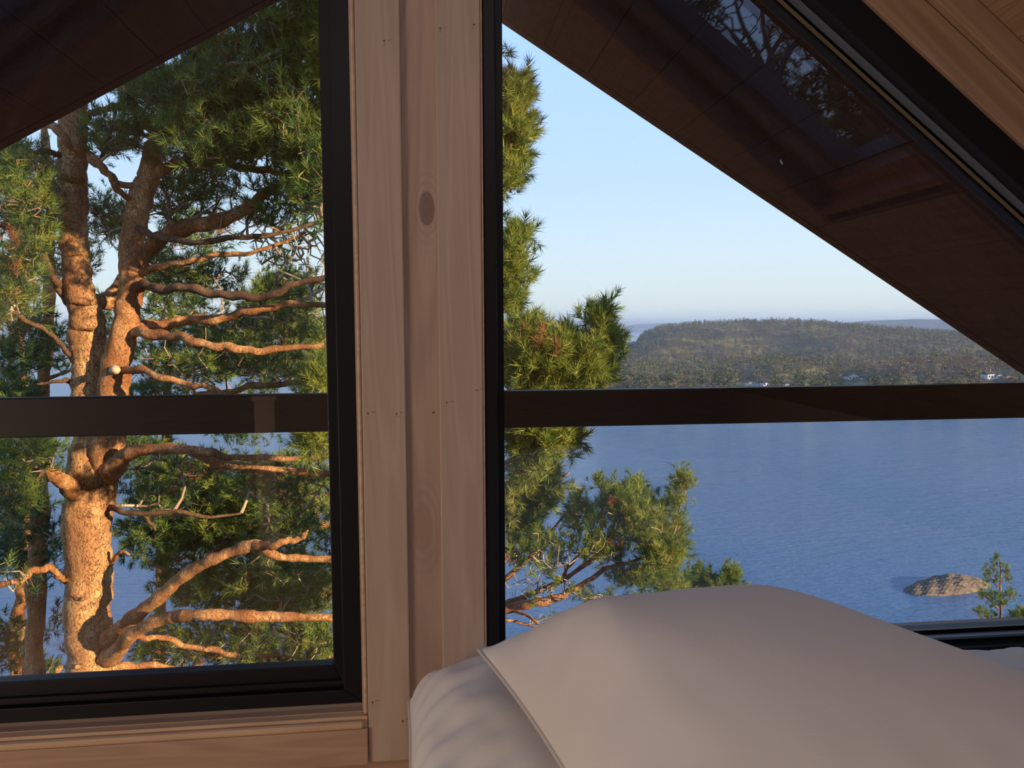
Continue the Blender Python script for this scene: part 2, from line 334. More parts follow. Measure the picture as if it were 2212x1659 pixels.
# roof: two slopes with a skylight in each, the underside of the overhang outside ends in a prow
RT = .13
def slope(side):
    sx = 1 if side == 'right' else -1
    dx = np.array([sx*math.cos(rad(38)), 0, -math.sin(rad(38))]); nn = np.array([sx*math.sin(rad(38)), 0, math.cos(rad(38))])
    O = np.array([RX, 0, 1.2066])
    def P(s_, y, h=0.): return O+dx*s_+np.array([0, y, 0])+nn*h
    S1 = 3.05
    sA, sB = .35, (1.055-RX)/math.cos(rad(38)); yA, yB = -.34+2*YG+.01, -.87+2*YG+.01
    def slab(mb, s0, s1, y0, y1, h0, h1):
        q = lambda h: [P(s0, y0, h), P(s1, y0, h), P(s1, y1, h), P(s0, y1, h)]
        return mb.hexa(q(h0), q(h1))
    # ceiling boards run along y; each board is a piece
    c = empty('ceiling_'+side, P(0, -1, 0)); structure(c)
    nb = 24; w = (S1-.0)/nb
    for i in range(nb):
        s0, s1 = i*w, (i+1)*w-.0008
        spans = [(.0, Y_IN)]
        if s1 > sA and s0 < sB: spans = [(.0, yA), (yB, Y_IN)]
        for (a_, b_) in spans:
            m0, m1 = s0, s1
            slab(MB(), m0, m1, a_, b_, 0, .018).mk('board', M_ceil, c, org=P(s0, a_))
    m = MB()
    for (s0, s1, a_, b_) in ((0, S1, .0, yA), (0, S1, yB, Y_IN), (0, sA, yA, yB), (sB, S1, yA, yB)): slab(m, s0, s1, a_, b_, .018, RT)
    m.mk('roof_core', M_soffit, c)
    # skylight
    r = empty('window_%d' % (3 if side == 'right' else 4), P(sB, yB)); structure(r)
    t_ = .02
    for (s0, s1, a_, b_) in ((sA, sB, yA, yA-t_), (sA, sB, yB+t_, yB), (sA, sA+t_, yA-t_, yB+t_), (sB-t_, sB, yA-t_, yB+t_)):
        slab(MB(), s0, s1, a_, b_, -.006, RT-.03).mk('lining', M_red, r)
    for (s0, s1, a_, b_) in ((sA+t_, sB-t_, yA-t_, yA-.05), (sA+t_, sB-t_, yB+.05, yB+t_), (sA+t_, sA+.05, yA-.05, yB+.05), (sB-.05, sB-t_, yA-.05, yB+.05)):
        slab(MB(), s0, s1, a_, b_, RT-.075, RT-.03).mk('sash', M_red, r, bevel=.002)
    for (s0, s1, a_, b_) in ((sA, sB, yA, yA-.062), (sA, sB, yB+.062, yB), (sA, sA+.06, yA-.062, yB+.062), (sB-.06, sB, yA-.062, yB+.062)):
        slab(MB(), s0, s1, a_, b_, RT-.03, RT+.03).mk('flashing', M_dgrey, r)
    slab(MB(), sA+.055, sB-.055, yA-.057, yB+.057, RT-.02, RT-.004).mk('glass_pane', M_glass, r)
    # overhang: edge traced on the roof plane
    def on(x, y):
        rr = ray(x, y); k = ((O-CAM)@nn)/(rr@nn); return CAM+rr*k
    a, b = (on(1085, 50), on(2212, 810)) if side == 'right' else (on(600, 2), on(0, 325))
    sa, sb = (a-O)@dx, (b-O)@dx
    def ye(s_): return a[1]+(b[1]-a[1])*(s_-sa)/(sb-sa)
    ov = empty('trim_%d' % (20 if side == 'right' else 21), P(0, .2)); structure(ov)
    nb = 20; w = S1/nb
    for i in range(nb):
        s0, s1 = i*w, (i+1)*w-.002
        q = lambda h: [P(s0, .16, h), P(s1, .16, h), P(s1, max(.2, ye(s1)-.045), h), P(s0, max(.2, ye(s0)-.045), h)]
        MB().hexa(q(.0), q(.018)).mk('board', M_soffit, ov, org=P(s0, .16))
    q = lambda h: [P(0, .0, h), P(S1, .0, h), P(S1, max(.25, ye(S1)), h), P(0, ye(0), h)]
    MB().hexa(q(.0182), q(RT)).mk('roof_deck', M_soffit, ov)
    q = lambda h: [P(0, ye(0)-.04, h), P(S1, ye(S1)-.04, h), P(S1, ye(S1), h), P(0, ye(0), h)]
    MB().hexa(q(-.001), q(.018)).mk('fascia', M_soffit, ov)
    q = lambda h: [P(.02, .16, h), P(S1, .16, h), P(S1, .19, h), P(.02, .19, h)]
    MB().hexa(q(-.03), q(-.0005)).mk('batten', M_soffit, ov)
    return P
PR = slope('right'); PL = slope('left')
# the rest of the loft
xk = 2.08
structure(MB().box(-xk-.1, -xk-.0, Y_IN, .018, -1.15, ztop(-xk)-.0).mk('wall_left', M_woodx))
structure(MB().box(xk-.12, xk-.0, Y_IN, .018, -1.15, ztop(xk-.12)).mk('wall_right', M_woodx))
structure(MB().prism([(-xk-.1, -1.15), (xk, -1.15), (xk, ztop(xk)), (RX, 1.2066), (-xk-.1, ztop(-xk-.1))], Y_IN-.1, Y_IN).mk('wall_back', M_woodx))
fl = empty('floor', (0, -1, -1.15)); structure(fl)
for i in range(32):
    x0 = -xk+i*.13; MB().box(x0, min(x0+.127, xk-.121), Y_IN, .017, -1.175, -1.15).mk('plank', M_floor, fl)
structure(MB().box(-2.3, 2.1, Y_IN-.1, .16, -3.6, -1.176).mk('wall_base', M_woodx))
# the short timber post that shows as a faint reflection in the left pane
pp = px(566, 1000, 2.4); pt = empty('newel_post', (pp[0], -2.4, -1.15), label='pale wooden post, faint reflection in the left window below the bar', cat='post')
MB().box(pp[0]-.045, pp[0]+.045, -2.445, -2.355, -1.15, px(566, 870, 2.4)[2]).mk('post_shaft', M_wood, pt, bevel=.004)
zz = px(566, 870, 2.4)[2]
MB().box(pp[0]-.055, pp[0]+.055, -2.455, -2.345, zz, zz+.022).mk('post_cap', M_wood, pt, bevel=.004)

# ------------------------------------------------------------------ bedding
def pillow(name, c, a, b, T, Bt, pinch, label, cat, lumps=(), n=72, tilt=(0, 0), rot=0., ex=2.4, seam=True, drop=0., pw=.62, wr=.0022, group=None):
    """an inflated rectangle: pointed corners, a welt round the rim, creases running in from the rim"""
    u = np.linspace(-1, 1, n); u = np.sign(u)*(1-(1-np.abs(u))**1.35)
    U, V = np.meshgrid(u, u, indexing='ij')
    def xy(U, V): return U*a*(1-pinch*(1-V**2)), V*b*(1-pinch*(1-U**2))
    X, Y = xy(U, V)
    prof = (np.clip(1-np.abs(U)**ex, 0, 1)*np.clip(1-np.abs(V)**ex, 0, 1))**pw
    L = np.zeros_like(U)
    for (lu, lv, su, sv, h) in lumps: L += h*np.exp(-((U-lu)/su)**2-((V-lv)/sv)**2)
    edge = np.clip(np.maximum(np.abs(U), np.abs(V)), 0, 1)**3*np.clip(prof*4, 0, 1)
    cr = wr*edge*(np.sin(9*V+3*U*V+14*np.abs(U))*np.sin(23*V+2)+.6*np.sin(17*U*V+11*U+1.)+.4*np.sin(31*U+5*V))
    top = T*prof+L*np.clip(prof*1.5, 0, 1)+cr; bot = -Bt*prof
    ca, sa = math.cos(rot), math.sin(rot)
    def W3(X, Y, Z):
        Z = Z-drop*(np.clip((X/a+1)/2, 0, 1)**2.5)*(np.clip((Y/b+1)/2, 0, 1)**2)
        return np.stack([c[0]+X*ca-Y*sa, c[1]+X*sa+Y*ca, c[2]+Z+X*tilt[0]+Y*tilt[1]], -1)
    v = np.concatenate([W3(X, Y, top).reshape(-1, 3), W3(X, Y, bot).reshape(-1, 3)])
    idx = np.arange(n*n).reshape(n, n)
    q = np.stack([idx[:-1, :-1], idx[1:, :-1], idx[1:, 1:], idx[:-1, 1:]], -1).reshape(-1, 4)
    f = np.concatenate([q, q[:, ::-1]+n*n])
    org = (c[0], c[1], float(v[:, 2].min()))
    r = empty(name, org, label=label, cat=cat, group=group)
    o = mkn('cover', v, f, M_cloth, r, smooth=True)
    w = o.modifiers.new('w', 'WELD'); w.merge_threshold = .0006
    if seam:
        t = np.linspace(-1, 1, 50)
        e = [(k, -1) for k in t]+[(1, k) for k in t[1:]]+[(-k, 1) for k in t[1:]]+[(-1, -k) for k in t[1:-1]]
        E_ = np.array(e); ex_, ey_ = xy(E_[:, 0], E_[:, 1]); P = W3(ex_*1.003, ey_*1.003, 0*ex_)
        vv, ff = tube_closed(P, .0022); mkn('seam', vv, ff, M_seam, r, smooth=True)
    return r
def tube_closed(P, r, k=6):
    n = len(P); T = np.roll(P, -1, 0)-np.roll(P, 1, 0); T /= np.linalg.norm(T, axis=1)[:, None]
    A = np.cross(T, [0, 0, 1.]); A /= np.linalg.norm(A, axis=1)[:, None]+1e-9; Bv = np.cross(T, A)
    th = np.arange(k)*2*math.pi/k
    v = (P[:, None]+r*(np.cos(th)[None, :, None]*A[:, None]+np.sin(th)[None, :, None]*Bv[:, None])).reshape(-1, 3)
    f = [((i*k+j), (i*k+(j+1) % k), ((i+1) % n)*k+(j+1) % k, ((i+1) % n)*k+j) for i in range(n) for j in range(k)]
    return v, f
bed = empty('mattress', (.72, -1.15, -1.15), label='white mattress under the pillows below the right window', cat='mattress')
def rbox(x0, x1, y0, y1, z0, z1): return MB().box(x0, x1, y0, y1, z0, z1)
rbox(.02, 1.5, -2.2, -.03, -.80, -.615).mk('mattress_cover', M_cloth, bed, bevel=.04)
bf = empty('bed_frame', (.72, -1.15, -1.15), label='low pine bed base under the white mattress', cat='bed')
rbox(.03, 1.48, -2.18, -.05, -.92, -.802).mk('side_rails', M_woodx, bf, bevel=.004)
for sx_ in (.05, 1.38):
    for sy_ in (-2.16, -.14): rbox(sx_, sx_+.08, sy_, sy_+.08, -1.149, -.92).mk('leg', M_wood, bf)
pillow('under_pillow', (.275, -.235, -.535), .305, .20, .085, .075, .02, 'plump white pillow lying underneath, its rounded end by the wooden post', 'pillow',
       lumps=((-.55, .3, .4, .5, .012), (-.75, -.5, .2, .4, -.008)), ex=7, pw=.5, wr=.006, tilt=(0, .03))
pillow('top_pillow', (.370, -.435, -.384), .275, .265, .111, .075, .06, 'large smooth white pillow on top, nearest the camera', 'pillow',
       lumps=((-.84, .5, .16, .5, .022), (-.68, .4, .22, .5, .022), (-.35, .4, .25, .5, .010), (.02, .5, .20, .5, .008), (.66, .5, .30, .6, -.068)), ex=2.3, pw=.60, rot=rad(9), tilt=(-.01, .0), drop=.045)
pillow('duvet', (.93, -.26, -.535), .36, .21, .078, .09, .03, 'white bedding beyond the top pillow, against the right window frame', 'bedding',
       lumps=((-.5, .2, .35, .5, .01), (0, -.3, .25, .3, -.01)), ex=4, pw=.5, wr=.008, seam=False)

# ------------------------------------------------------------------ sea, headland, far hills
SEA = -60.
M_sea = mat('sea_water', (.02, .07, .16), .12, .5); n = N(M_sea); n.b.inputs['IOR'].default_value = 1.333
w1 = n.n('TexNoise', Scale=1., Detail=5., Roughness=.62); n.l(n.coords((.10, .32, .2)), w1.inputs['Vector'])
w2 = n.n('TexNoise', Scale=1., Detail=4., Roughness=.6); n.l(n.coords((.45, .95, 1)), w2.inputs['Vector'])
w3 = n.n('TexNoise', Scale=1., Detail=3., Roughness=.5, Distortion=.6); n.l(n.coords((.006, .028, 1)), w3.inputs['Vector'])
h = n.math('ADD', n.math('MULTIPLY', w1.outputs[0], 1.1), n.math('MULTIPLY', w2.outputs[0], .5))
streak = n.ramp(w3.outputs[0], [(.35, (0, 0, 0)), (.65, (1, 1, 1))])
bp = n.n('Bump', Distance=1.0); n.l(h, bp.inputs['Height']); n.l(n.math('ADD', n.math('MULTIPLY', streak, .35), .55), bp.inputs['Strength']); n.l(bp.outputs[0], n.b.inputs['Normal'])
n.l(n.mix(streak, (.050, .135, .265), (.085, .175, .31)), n.b.inputs['Base Color'])
mk('sea', [(-30000, -200, SEA), (45000, -200, SEA), (45000, 45000, SEA), (-30000, 45000, SEA)], [(0, 1, 2, 3)], M_sea, org=(0, 0, SEA), kind='structure')

def dirx(cx):                                      # horizontal unit direction of an azimuth given as an image column
    r = ray(cx, 704); r = np.array([r[0], r[1]]); return r/np.linalg.norm(r)
def at(cx, r): d = dirx(cx); return CAM[0]+d[0]*r, CAM[1]+d[1]*r
RIDGE = [(1230, 0), (1325, 2), (1372, 9), (1392, 30), (1430, 41), (1500, 47), (1600, 50), (1740, 50), (1850, 41), (1950, 35), (2050, 29), (2212, 22), (2500, 25), (2800, 20)]
def ridge(cx): return np.interp(cx, [p[0] for p in RIDGE], [p[1] for p in RIDGE])
def ss(a, b, x): t = np.clip((x-a)/(b-a), 0, 1); return t*t*(3-2*t)
def hz(cx, r):                                     # height above the sea
    cx = np.asarray(cx, float); r = np.asarray(r, float)
    wob = np.sin(cx*.021)+.7*np.sin(cx*.053+1)+.5*np.sin(cx*.11+2)
    shore = 600+18*wob
    plain = ss(0, 60, r-shore)*5+ss(60, 350, r-shore)*6-.7
    rr = ridge(cx); foot = 960+28*np.sin(cx*.03)+130*np.exp(-((cx-1650)/90)**2)-60*np.exp(-((cx-2000)/150)**2)
    hill = rr*ss(foot, 1420, r)*(1-ss(1500, 2050, r))
    mid = 9*np.exp(-((cx-1690)/95)**2-((r-880)/90)**2)
    low = 15*ss(1850, 1960, cx)*np.exp(-((r-800)/90)**2)
    rough = 1.3*np.sin(cx*.09+r*.021)*np.sin(r*.033+cx*.02)+.8*np.sin(cx*.23+r*.05)
    end = 1-ss(1500, 2100, r)
    z = (plain*end+hill+mid+low+rough*ss(0, 200, r-shore))*1.0
    z = z-14*(1-ss(1225, 1300, cx))-10*(1-end)
    return z
M_land = mat('forest_floor', (.16, .13, .07), .95, .05); n = N(M_land)
t = n.n('TexNoise', Scale=1., Detail=5.); n.l(n.coords((.02, .02, .05)), t.inputs['Vector'])
n.l(n.ramp(t.outputs[0], [(.35, (.09, .085, .05)), (.5, (.17, .135, .08)), (.62, (.30, .28, .09)), (.75, (.22, .19, .13))]), n.b.inputs['Base Color'])
cxs = np.arange(1220, 2780, 10.); rs = np.concatenate([np.arange(560, 1500, 14.), np.arange(1500, 2300, 60.)])
CX, RS = np.meshgrid(cxs, rs, indexing='ij'); HZ = hz(CX, RS)
V = np.array([[*at(c, r), 0] for c, r in zip(CX.ravel(), RS.ravel())]); V[:, 2] = SEA+HZ.ravel()
nn_ = len(rs); I = np.arange(len(V)).reshape(CX.shape)
mkn('terrain', V, np.stack([I[:-1, :-1], I[1:, :-1], I[1:, 1:], I[:-1, 1:]], -1).reshape(-1, 4), M_land, smooth=True, kind='structure')

def far_ridge(name, prof, r, back, mat_, front=350):
    xs = np.arange(prof[0][0], prof[-1][0]+1, 6.); ys = np.interp(xs, [p[0] for p in prof], [p[1] for p in prof])
    rws = []
    for k, fr in enumerate((-front, -front*.72, -front*.4, 0, back*.5, back)):
        row = []
        for x, y in zip(xs, ys):
            rr_ = r+fr; q = at(x, rr_); top = ray(x, y+.35*math.sin(x*.043+1)+.3*math.sin(x*.117)+.15*math.sin(x*.37)); zt = top[2]/np.linalg.norm(top[:2])*r
            zt = max(zt, SEA+1.)-SEA
            row.append((*q, SEA-2+(zt+2)*(0, .45, .8, 1, .6, 0)[k]))
        rws.append(row)
    v = np.array(rws).reshape(-1, 3); m = len(xs); I = np.arange(len(v)).reshape(6, m)
    mkn(name, v, np.stack([I[:-1, :-1], I[:-1, 1:], I[1:, 1:], I[1:, :-1]], -1).reshape(-1, 4), mat_, smooth=True, kind='structure')
M_far = mat('distant_woods', (.050, .065, .045), .95, .05); n = N(M_far)
t = n.n('TexNoise', Scale=1., Detail=5.); n.l(n.coords((.012, .012, .03)), t.inputs['Vector'])
n.l(n.ramp(t.outputs[0], [(.35, (.035, .05, .035)), (.7, (.085, .085, .055))]), n.b.inputs['Base Color'])
far_ridge('hill', [(1720, 704), (1770, 700), (1830, 697), (1890, 692), (1950, 690), (2000, 689.5), (2060, 691), (2150, 693), (2300, 690), (2500, 696), (2700, 700)], 4700, 900, M_far)
far_ridge('hill', [(1310, 706), (1340, 703), (1380, 701), (1420, 698.5), (1450, 699), (1500, 701), (1560, 701), (1640, 703)], 8200, 900, M_far, 600)
far_ridge('hill', [(-400, 712), (-100, 709), (60, 708), (200, 709), (420, 706), (640, 707), (800, 703), (1000, 705), (1130, 705.5), (1240, 704.5), (1330, 704.5), (1500, 703), (1800, 699), (2100, 700), (2600, 699)], 14000, 2000, M_far, 1200)

# sea haze: thin blue air over the water
M_haze = bpy.data.materials.new('sea_haze'); M_haze.use_nodes = True; n = N(M_haze); n.t.nodes.clear()
out = n.n('OutputMaterial'); vs = n.n('VolumePrincipled'); vs.inputs['Color'].default_value = (.48, .68, 1.0, 1); vs.inputs['Density'].default_value = HAZE = .00018
vs.inputs['Anisotropy'].default_value = 0.; n.l(vs.outputs[0], out.inputs['Volume'])
hzb = MB().box(-12000, 16000, 250, 17000, SEA+.2, SEA+125).mk('haze', M_haze, kind='structure')

# forest trees: individuals of three kinds, then the rest as one mass
def tree_template(kind, seed, ntri):
    r = np.random.default_rng(seed)
    tr = ntri
    if kind == 'conifer':
        t = r.random(tr)**.75; z = .16+.84*t; R = .23*(1-t)**.8+.02; d = r.random(tr)**.5
    elif kind == 'pine':
        t = r.random(tr); z = .42+.56*t; R = .27*np.sqrt(np.clip(1-(2*t-1)**2, .03, 1)); d = r.random(tr)**.4
    else:
        t = r.random(tr); z = .25+.72*t; R = .30*np.sqrt(np.clip(1-(2*t-.9)**2, .03, 1)); d = r.random(tr)**.4
    a = r.random(tr)*2*math.pi
    c = np.stack([R*d*np.cos(a), R*d*np.sin(a), z], -1)
    s = .11 if kind != 'bare' else .10
    v = (c[:, None]+r.normal(0, s*.62, (tr, 3, 3))*np.array([1, 1, .85])).reshape(-1, 3)
    f = np.arange(tr*3).reshape(-1, 3)
    th = np.arange(3)*2.1; n0 = len(v)
    tv = np.concatenate([np.stack([.018*np.cos(th), .018*np.sin(th), 0*th], -1), np.stack([.008*np.cos(th), .008*np.sin(th), .8+0*th], -1)])
    tf = [(n0+i, n0+(i+1) % 3, n0+3+(i+1) % 3) for i in range(3)]+[(n0+i, n0+3+(i+1) % 3, n0+3+i) for i in range(3)]
    return np.concatenate([v, tv]), np.concatenate([f, tf])
def crown_mat(name, stops):
    m = mat(name, (.1, .1, .05), .9, .05); n = N(m); a = n.n('Attribute', attribute_name='tint'); oi = n.n('ObjectInfo')
    f = n.math('ADD', a.outputs['Fac'], n.math('MULTIPLY', n.math('GREATER_THAN', .001, a.outputs['Fac']), oi.outputs['Random']))
    n.l(n.ramp(f, stops), n.b.inputs['Base Color']); return m
M_crown = {'conifer': crown_mat('spruce_crown', [(0., (.03, .05, .022)), (1., (.075, .09, .035))]),
           'pine': crown_mat('pine_crown', [(0., (.055, .075, .03)), (1., (.14, .145, .05))]),
           'bare': crown_mat('bare_crown', [(0., (.085, .065, .05)), (.6, (.14, .105, .078)), (1., (.21, .16, .11))])}
rf = np.random.default_rng(21)
def hit(x, y):
    r = ray(x, y); hr = np.linalg.norm(r[:2])
    for d in np.arange(585, 1300, 2.):
        if r[2]/hr*d <= SEA+float(hz(x, d)): return d
    return 1300.
HP = [(x, w, hit(x, y)) for x, y, w in ((1627, 831, 24), (1654, 833, 14), (1702, 833, 12), (1842, 819, 22), (1868, 821, 13), (1906, 789, 10), (2007, 781, 9), (2140, 817, 22), (2160, 817, 10), (2181, 817, 12))]
cand = []
while len(cand) < 9000:
    cx = 1290+rf.random()*1150; r = math.sqrt(rf.random()*(1650**2-600**2)+600**2)
    z = float(hz(cx, r))
    if z < 1.2 or any(abs(cx-a) < w_*.6+4 and d_-190 < r < d_+10 for a, w_, d_ in HP): continue
    if 1590 < cx < 1680 and 840 < r < 900: continue
    if 1500 < cx < 1600 and 890 < r < 930: continue
    u_ = rf.random(); up_ = float(ridge(cx))*.75
    if r < 960 and cx < 1860: k = 'pine' if u_ < .55 else 'conifer' if u_ < .68 else 'bare'
    elif cx > 1850 and r < 960: k = 'bare' if u_ < .78 else 'pine'
    elif z > up_: k = 'bare' if u_ < .50 else 'pine' if u_ < .85 else 'conifer'
    else: k = 'bare' if u_ < .62 else 'conifer' if u_ < .85 else 'pine'
    x_, y_ = at(cx, r); cand.append((r, cx, x_, y_, z, k, rf.random()))
cand.sort(key=lambda t: t[0])
LBL = {'conifer': 'dark pointed spruce on the wooded headland across the water', 'pine': 'green round-topped pine on the wooded headland across the water', 'bare': 'leafless grey-brown tree on the wooded headland across the water'}
NM = {'conifer': 'spruce_tree', 'pine': 'distant_pine', 'bare': 'bare_tree'}
inview = [t for t in cand if 1330 < t[1] < 2215 and F*55/t[0] < 148][:280]; near = set(id(t) for t in inview)
protos = {}
for k in NM:
    for j in range(3):
        v, f = tree_template(k, 40+j, 46); me = bpy.data.meshes.new(NM[k]); me.from_pydata(v.tolist(), [], f.tolist()); me.materials.append(M_crown[k]); protos[k, j] = me
for i, t in enumerate(inview):
    r, cx, x_, y_, z, k, q = t; o = bpy.data.objects.new(NM[k], protos[k, i % 3]); sc.collection.objects.link(o)
    h_ = (8 if k == 'bare' else 9.5)+4*q; o.location = world((x_, y_, SEA+z-.3)); o.scale = (h_*1.1, h_*1.1, h_); o.rotation_euler = (0, 0, q*40)
    props(o, LBL[k], 'tree', {'conifer': 'spruces', 'pine': 'pines', 'bare': 'leafless trees'}[k]+' on the wooded headland')
for k in NM:
    Vs, Fs, As = [], [], []; nv = 0
    T3 = [tree_template(k, 60+j, 26) for j in range(4)]
    for i, t in enumerate(cand):
        if t[5] != k or id(t) in near: continue
        v, f = T3[i % 4]; h_ = (7 if k == 'bare' else 8.5)+4*t[6]; a = t[6]*40
        R_ = np.array([[math.cos(a), math.sin(a), 0], [-math.sin(a), math.cos(a), 0], [0, 0, 1]])
        Vs.append(v@R_*[h_*1.15, h_*1.15, h_]+[t[2], t[3], SEA+t[4]-.3]); Fs.append(f+nv); nv += len(v); As.append(np.full(len(v), .05+.95*t[6]))
    mkn({'conifer': 'spruce_forest', 'pine': 'pine_forest', 'bare': 'leafless_forest'}[k], np.concatenate(Vs), np.concatenate(Fs), M_crown[k], attrs={'tint': ('POINT', np.concatenate(As))},
        label={'conifer': 'mass of dark spruces covering the headland', 'pine': 'mass of green pines covering the headland', 'bare': 'mass of leafless brown woods covering the headland'}[k], cat='forest', kind='stuff')

# houses on the headland
HM = {'white': mat('white_boards', (.80, .80, .78)), 'grey': mat('grey_boards', (.40, .42, .44)), 'red': mat('orange_boards', (.70, .26, .12)), 'dark': mat('dark_roof', (.05, .045, .045)), 'glass': mat('house_window', (.03, .035, .045), .2), 'chim': mat('chimney_brick', (.35, .2, .15))}
def house(x, y, wpx, hpx, wall, label, ang=.3, chimney=False, flat=False, gable_front=False):
    d = hit(x, y); d = min(d, 1300); s_ = d/F; w = wpx*s_; h = hpx*s_; X, Y = at(x, d); zb = SEA+float(hz(x, d))-1.
    q = ray(x, y); zb = q[2]/np.linalg.norm(q[:2])*d-.3
    r = empty('house', (X, Y, zb), label=label, cat='house'); r.rotation_euler = (0, 0, ang)
    dp = w*.7
    def local(mb, name, m, parent=r, org=None):
        mb.v = [(X+a, Y+b, zb+c) for a, b, c in mb.v]; return mb.mk(name, m, parent)
    local(MB().box(-w/2, w/2, -dp/2, dp/2, -3, h*.62), 'wall', HM[wall])
    if flat: local(MB().box(-w*.54, w*.54, -dp*.55, dp*.55, h*.62, h*.76), 'roof', HM['dark'])
    elif gable_front:
        m = MB(); t = .12*h
        local(MB().prism([(-w/2, h*.62), (w/2, h*.62), (0, h*1.0)], -dp/2, dp/2), 'gable', HM[wall])
        for sgn in (-1, 1): m.hexa([(0, -dp*.56, h), (sgn*w*.6, -dp*.56, h*.55), (sgn*w*.6, dp*.56, h*.55), (0, dp*.56, h)], [(0, -dp*.56, h+t), (sgn*w*.6, -dp*.56, h*.55+t), (sgn*w*.6, dp*.56, h*.55+t), (0, dp*.56, h+t)])
        local(m, 'roof', HM['dark'])
    else:
        m = MB()
        m.add([(-w*.55, -dp*.58, h*.58), (w*.55, -dp*.58, h*.58), (w*.55, dp*.58, h*.58), (-w*.55, dp*.58, h*.58), (-w*.55, 0, h), (w*.55, 0, h)], [(0, 1, 5, 4), (2, 3, 4, 5), (0, 4, 3), (1, 2, 5), (3, 2, 1, 0)])
        local(m, 'roof', HM['dark'])
    nw = max(2, int(wpx/6))
    for i in range(nw):
        a = -w/2+w*(i+.5)/nw; local(MB().box(a-w/nw*.22, a+w/nw*.22, -dp/2-.1, -dp/2+.05, h*.18, h*.44), 'window', HM['glass'])
    if chimney: local(MB().box(w*.1, w*.1+w*.07, -.4, .4, h*.7, h*1.25), 'chimney', HM['chim'])
house(1627, 831, 24, 9, 'white', 'long pale flat-roofed house among trees at the left shore of the headland', .15, flat=True)
house(1654, 833, 14, 11, 'white', 'small white house with a dark roof between two flat pale houses', .3)
house(1702, 833, 12, 7, 'grey', 'low grey hut just above the window bar, right of the white houses', .2)
house(1842, 819, 22, 12, 'white', 'white gable-fronted house with a dark roof in mid headland', .1, gable_front=True)
house(1868, 821, 13, 8, 'white', 'small pale house just right of the gable-fronted one', .3)
house(1906, 789, 10, 8, 'red', 'orange house high among the brown woods', .2)
house(2007, 781, 9, 5, 'grey', 'tiny grey house on the brown wooded rise', .2, flat=True)
house(2140, 817, 22, 14, 'white', 'big white house with a chimney near the right frame', .2, chimney=True)
house(2160, 817, 10, 10, 'white', 'white annex standing against the big white house', .2, flat=True)
house(2181, 817, 12, 8, 'red', 'pale orange house, rightmost on the headland', .2)

# the bare rock islet
M_rock = mat('islet_rock', (.36, .29, .21), .85, .15); n = N(M_rock)
t = n.n('TexNoise', Scale=1., Detail=6., Roughness=.65); n.l(n.coords((.6, 1.8, 2.5)), t.inputs['Vector'])
sz = n.n('SeparateXYZ'); n.l(n.coords((1, 1, 1)), sz.inputs[0])
c1 = n.ramp(t.outputs[0], [(.32, (.07, .05, .04)), (.5, (.19, .145, .10)), (.68, (.29, .23, .15))])
n.l(n.mix(n.ramp(n.math('MULTIPLY', sz.outputs['Z'], .6), [(.25, (1, 1, 1)), (.55, (0, 0, 0))]), c1, (.10, .07, .055)), n.b.inputs['Base Color']); n.bump(t.outputs[0], .8, .25)
def sea_pt(x, y): r = ray(x, y); return CAM+r*(SEA/r[2])
c0, c1_ = sea_pt(1958, 1282), sea_pt(2132, 1256)
ax = (c1_-c0)[:2]; Ln = np.linalg.norm(ax); ax /= Ln; ay = np.array([-ax[1], ax[0]]); mid = (c0+c1_)/2
g = 70; U, V2 = np.meshgrid(np.linspace(-1.06, 1.06, g), np.linspace(-1.1, 1.1, g), indexing='ij')
rr_ = np.clip(1-np.abs(U)**2.2-np.abs(V2)**2.0, -.4, 1)
prof = np.interp(U, [-1.1, -.85, -.55, -.3, 0, .2, .6, .85, 1.1], [.2, .55, .62, .75, .95, 1., .85, .5, .1])
cr_ = np.abs(np.sin(U*9+V2*4.+.6*np.sin(U*7)))**.35
H_ = prof*2.7*np.sign(rr_)*np.abs(rr_)**.55*(.72+.28*cr_)+.22*np.sin(U*21+V2*9)*np.sin(V2*17+U*5)+.12*np.sin(U*47)*np.sin(V2*39)
P_ = mid[:2]+ (U*Ln/2)[..., None]*ax+(V2*4.6)[..., None]*ay
v = np.concatenate([P_, (SEA+H_-.15)[..., None]], -1).reshape(-1, 3); I = np.arange(g*g).reshape(g, g)
mkn('islet', v, np.stack([I[:-1, :-1], I[1:, :-1], I[1:, 1:], I[:-1, 1:]], -1).reshape(-1, 4), M_rock, label='bare brown rock islet in the sea above the small pine', cat='rock')

# the steep hillside the cabin and its pines stand on
def gz(x, y): return -3.4-.80*max(0, y+.5)+.25*math.sin(x*.9+y*.5)+.2*math.sin(y*1.3+x*.3) if y > -6 else -3.4+.25*math.sin(x*.9+y*.5)+.12*(-6-y)
M_gr = mat('heather_slope', (.10, .085, .05), .95, .05); n = N(M_gr); t = n.n('TexNoise', Scale=1.3, Detail=6.); n.l(n.coords((1, 1, 1)), t.inputs['Vector'])
n.l(n.ramp(t.outputs[0], [(.4, (.06, .06, .035)), (.55, (.15, .12, .07)), (.7, (.27, .24, .21))]), n.b.inputs['Base Color']); n.bump(t.outputs[0], .8, .2)
xs = np.arange(-60, 61, 1.5); ys = np.arange(-40, 76, 1.5)
v = np.array([(x, y, gz(x, y)) for x in xs for y in ys]); I = np.arange(len(v)).reshape(len(xs), len(ys))
mkn('ground', v, np.stack([I[:-1, :-1], I[1:, :-1], I[1:, 1:], I[:-1, 1:]], -1).reshape(-1, 4), M_gr, smooth=True, kind='structure')

